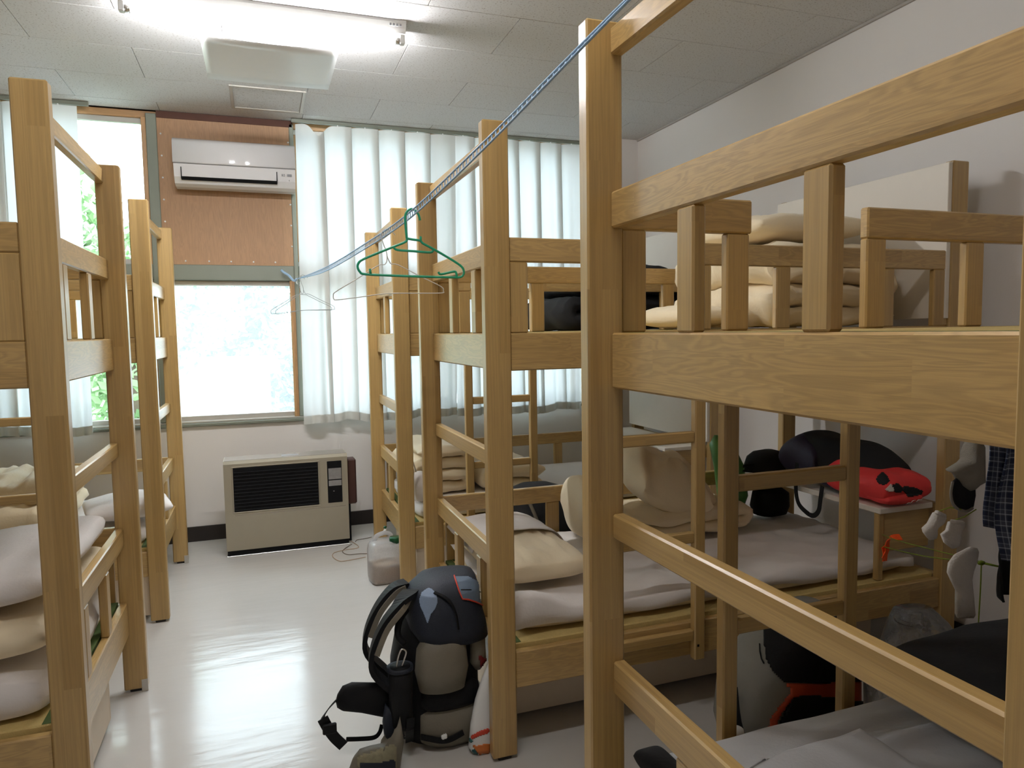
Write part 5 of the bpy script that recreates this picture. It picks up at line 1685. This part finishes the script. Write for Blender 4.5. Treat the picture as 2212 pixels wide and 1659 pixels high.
# lettering on the strap
fc = bpy.data.curves.new('lettering', 'FONT')
fc.body = 'MILLET'
fc.size = 0.0155
fc.extrude = 0.0004
fo = bpy.data.objects.new('lettering', fc)
COL.objects.link(fo)
bpy.context.view_layer.update()
lm = bpy.data.meshes.new_from_object(fo.evaluated_get(bpy.context.evaluated_depsgraph_get()))
bpy.data.objects.remove(fo)
lp = on_surface([(883, 1588)], [m1, m5, hl], 0.009)
if lp:
    lo = link('strap_lettering', lm, M['cap_grey'], hb)
    lm.materials.clear(); lm.materials.append(M['cap_grey'])
    rd = ray(883, 1588).normalized()
    nrm = Vector((-rd.x, -rd.y, 0)).normalized()
    xax = Vector((0, 0, 1)); yax = nrm.cross(xax)
    R_ = Matrix((xax, yax, nrm)).transposed()
    lo.rotation_euler = R_.to_euler()
    lo.location = lp[0] - Vector(OFF)

# white carrier bag tucked between backpack and post
cb = thing('carrier_bag', 'white plastic carrier bag with red stripe and orange print behind the bunk post', 'plastic bag', (0.682, 2.265, 0))
OFF = (0.682, 2.265, 0)
cbo = loft('bag', [(0.0, 0, 0, 0.05, 0.025), (0.02, 0, 0, 0.062, 0.034), (0.10, 0.0, 0, 0.058, 0.032), (0.18, 0.008, 0, 0.045, 0.026), (0.25, 0.016, 0, 0.028, 0.018), (0.30, 0.024, 0, 0.012, 0.010)], M['white_plastic'], cb, 26, 2.3, amp=0.010, sc=16, seed=5)
patch('red_stripe', [(1018, 1590), (1035, 1580), (1056, 1573), (1057, 1582), (1038, 1588), (1020, 1597)], [cbo], M['bp_red'], cb, 2, 0.002, OFF)
patch('orange_print', [(1022, 1604), (1030, 1612), (1056, 1606), (1058, 1640), (1042, 1636), (1026, 1620)], [cbo], pm('orange_print', srgb(196, 110, 50), 0.5), cb, 2.5, 0.002, OFF)
patch('teal_print', [(1006, 1584), (1022, 1602), (1018, 1604), (1006, 1592)], [cbo], M['teal'], cb, 2, 0.002, OFF)
patch('teal_print', [(1010, 1626), (1026, 1617), (1034, 1632), (1012, 1634)], [cbo], M['teal'], cb, 2, 0.0025, OFF)

# ------------------------------------------------------------------ outside the windows
gr = box('ground', -60, 60, YB + 0.6, 90, -3.3, -3.2, M['ground'], None, 0)
tag(gr, 'pale open ground outside the windows', 'ground')


def tree(label, x, y, zb, hgt, rad, nl, ls, mat, seed):
    rnd = random.Random(seed)
    t = thing('garden_tree', label, 'tree', (x, y, zb), group='trees outside the windows')
    tube('trunk', [(0, 0, 0), (0.05, 0, hgt * 0.4), (0, 0.05, hgt * 0.75)], [hgt * 0.022, hgt * 0.018, hgt * 0.01], M['bark'], t, 8)
    blobs = [(rnd.uniform(-0.7, 0.7) * rad, rnd.uniform(-0.6, 0.6) * rad, hgt * rnd.uniform(0.45, 0.95), rad * rnd.uniform(0.3, 0.5)) for _ in range(14)]
    V, Fc = [], []
    for _ in range(nl):
        b = rnd.choice(blobs)
        d = Vector((rnd.gauss(0, 1), rnd.gauss(0, 1), rnd.gauss(0, 1))).normalized() * b[3] * rnd.uniform(0.6, 1.05)
        c = Vector(b[:3]) + d
        a = Vector((rnd.gauss(0, 1), rnd.gauss(0, 1), rnd.gauss(0, 1))).normalized()
        e = a.orthogonal().normalized()
        s = ls * rnd.uniform(0.6, 1.3)
        k = len(V)
        V += [c - a * s, c + e * s * 0.5, c + a * s, c - e * s * 0.5]
        Fc.append((k, k + 1, k + 2, k + 3))
    o = mobj('foliage', V, Fc, mat, t)
    o['kind'] = 'stuff'
    return t


tree('leafy green tree close outside the left window', -1.5, 9.5, -3.2, 6.5, 1.35, 6000, 0.075, M['leaf'], 3)
tree('broad pale tree seen through the lower window behind the white sheds', -1.2, 27.0, -3.2, 7.0, 3.0, 5000, 0.20, M['leaf2'], 5)
tree('pale round tree between the two white sheds', 1.0, 22.5, -3.2, 4.7, 2.0, 4000, 0.15, M['leaf2'], 7)
tree('distant pale tree above the right white shed', 5.4, 33.0, -3.2, 6.3, 3.0, 4000, 0.24, M['leaf'], 9)
tree('distant pale tree far behind the left window', -8.2, 21.0, -3.2, 7.4, 3.0, 5000, 0.2, M['leaf'], 11)


def shed(label, x0, x1, y0, y1, zt):
    t = thing('white_shed', label, 'shed', ((x0 + x1) / 2, (y0 + y1) / 2, -3.2), group='white sheds outside')
    hx, hy, hz_ = (x1 - x0) / 2, (y1 - y0) / 2, zt + 3.2
    box('walls', -hx, hx, -hy, hy, 0, hz_ - 0.25, M['ext_white'], t, 0.02)
    box('roof', -hx - 0.2, hx + 0.2, -hy - 0.2, hy + 0.2, hz_ - 0.25, hz_, M['ext_grey'], t, 0.04)
    for i in range(3):
        f = box('window', -hx + 0.3 + i * 0.9, -hx + 0.85 + i * 0.9, -hy - 0.03, -hy + 0.02, hz_ - 1.4, hz_ - 0.8, M['ext_grey'], t, 0.01)


shed('white flat-roofed shed outside to the left', -3.6, 0.15, 15.5, 18.5, 0.92)
shed('white flat-roofed shed outside to the right', 1.35, 6.5, 16.0, 19.0, 0.88)
shed('low white shed roof close below the window', -3.5, 3.0, 11.0, 13.2, -0.55)
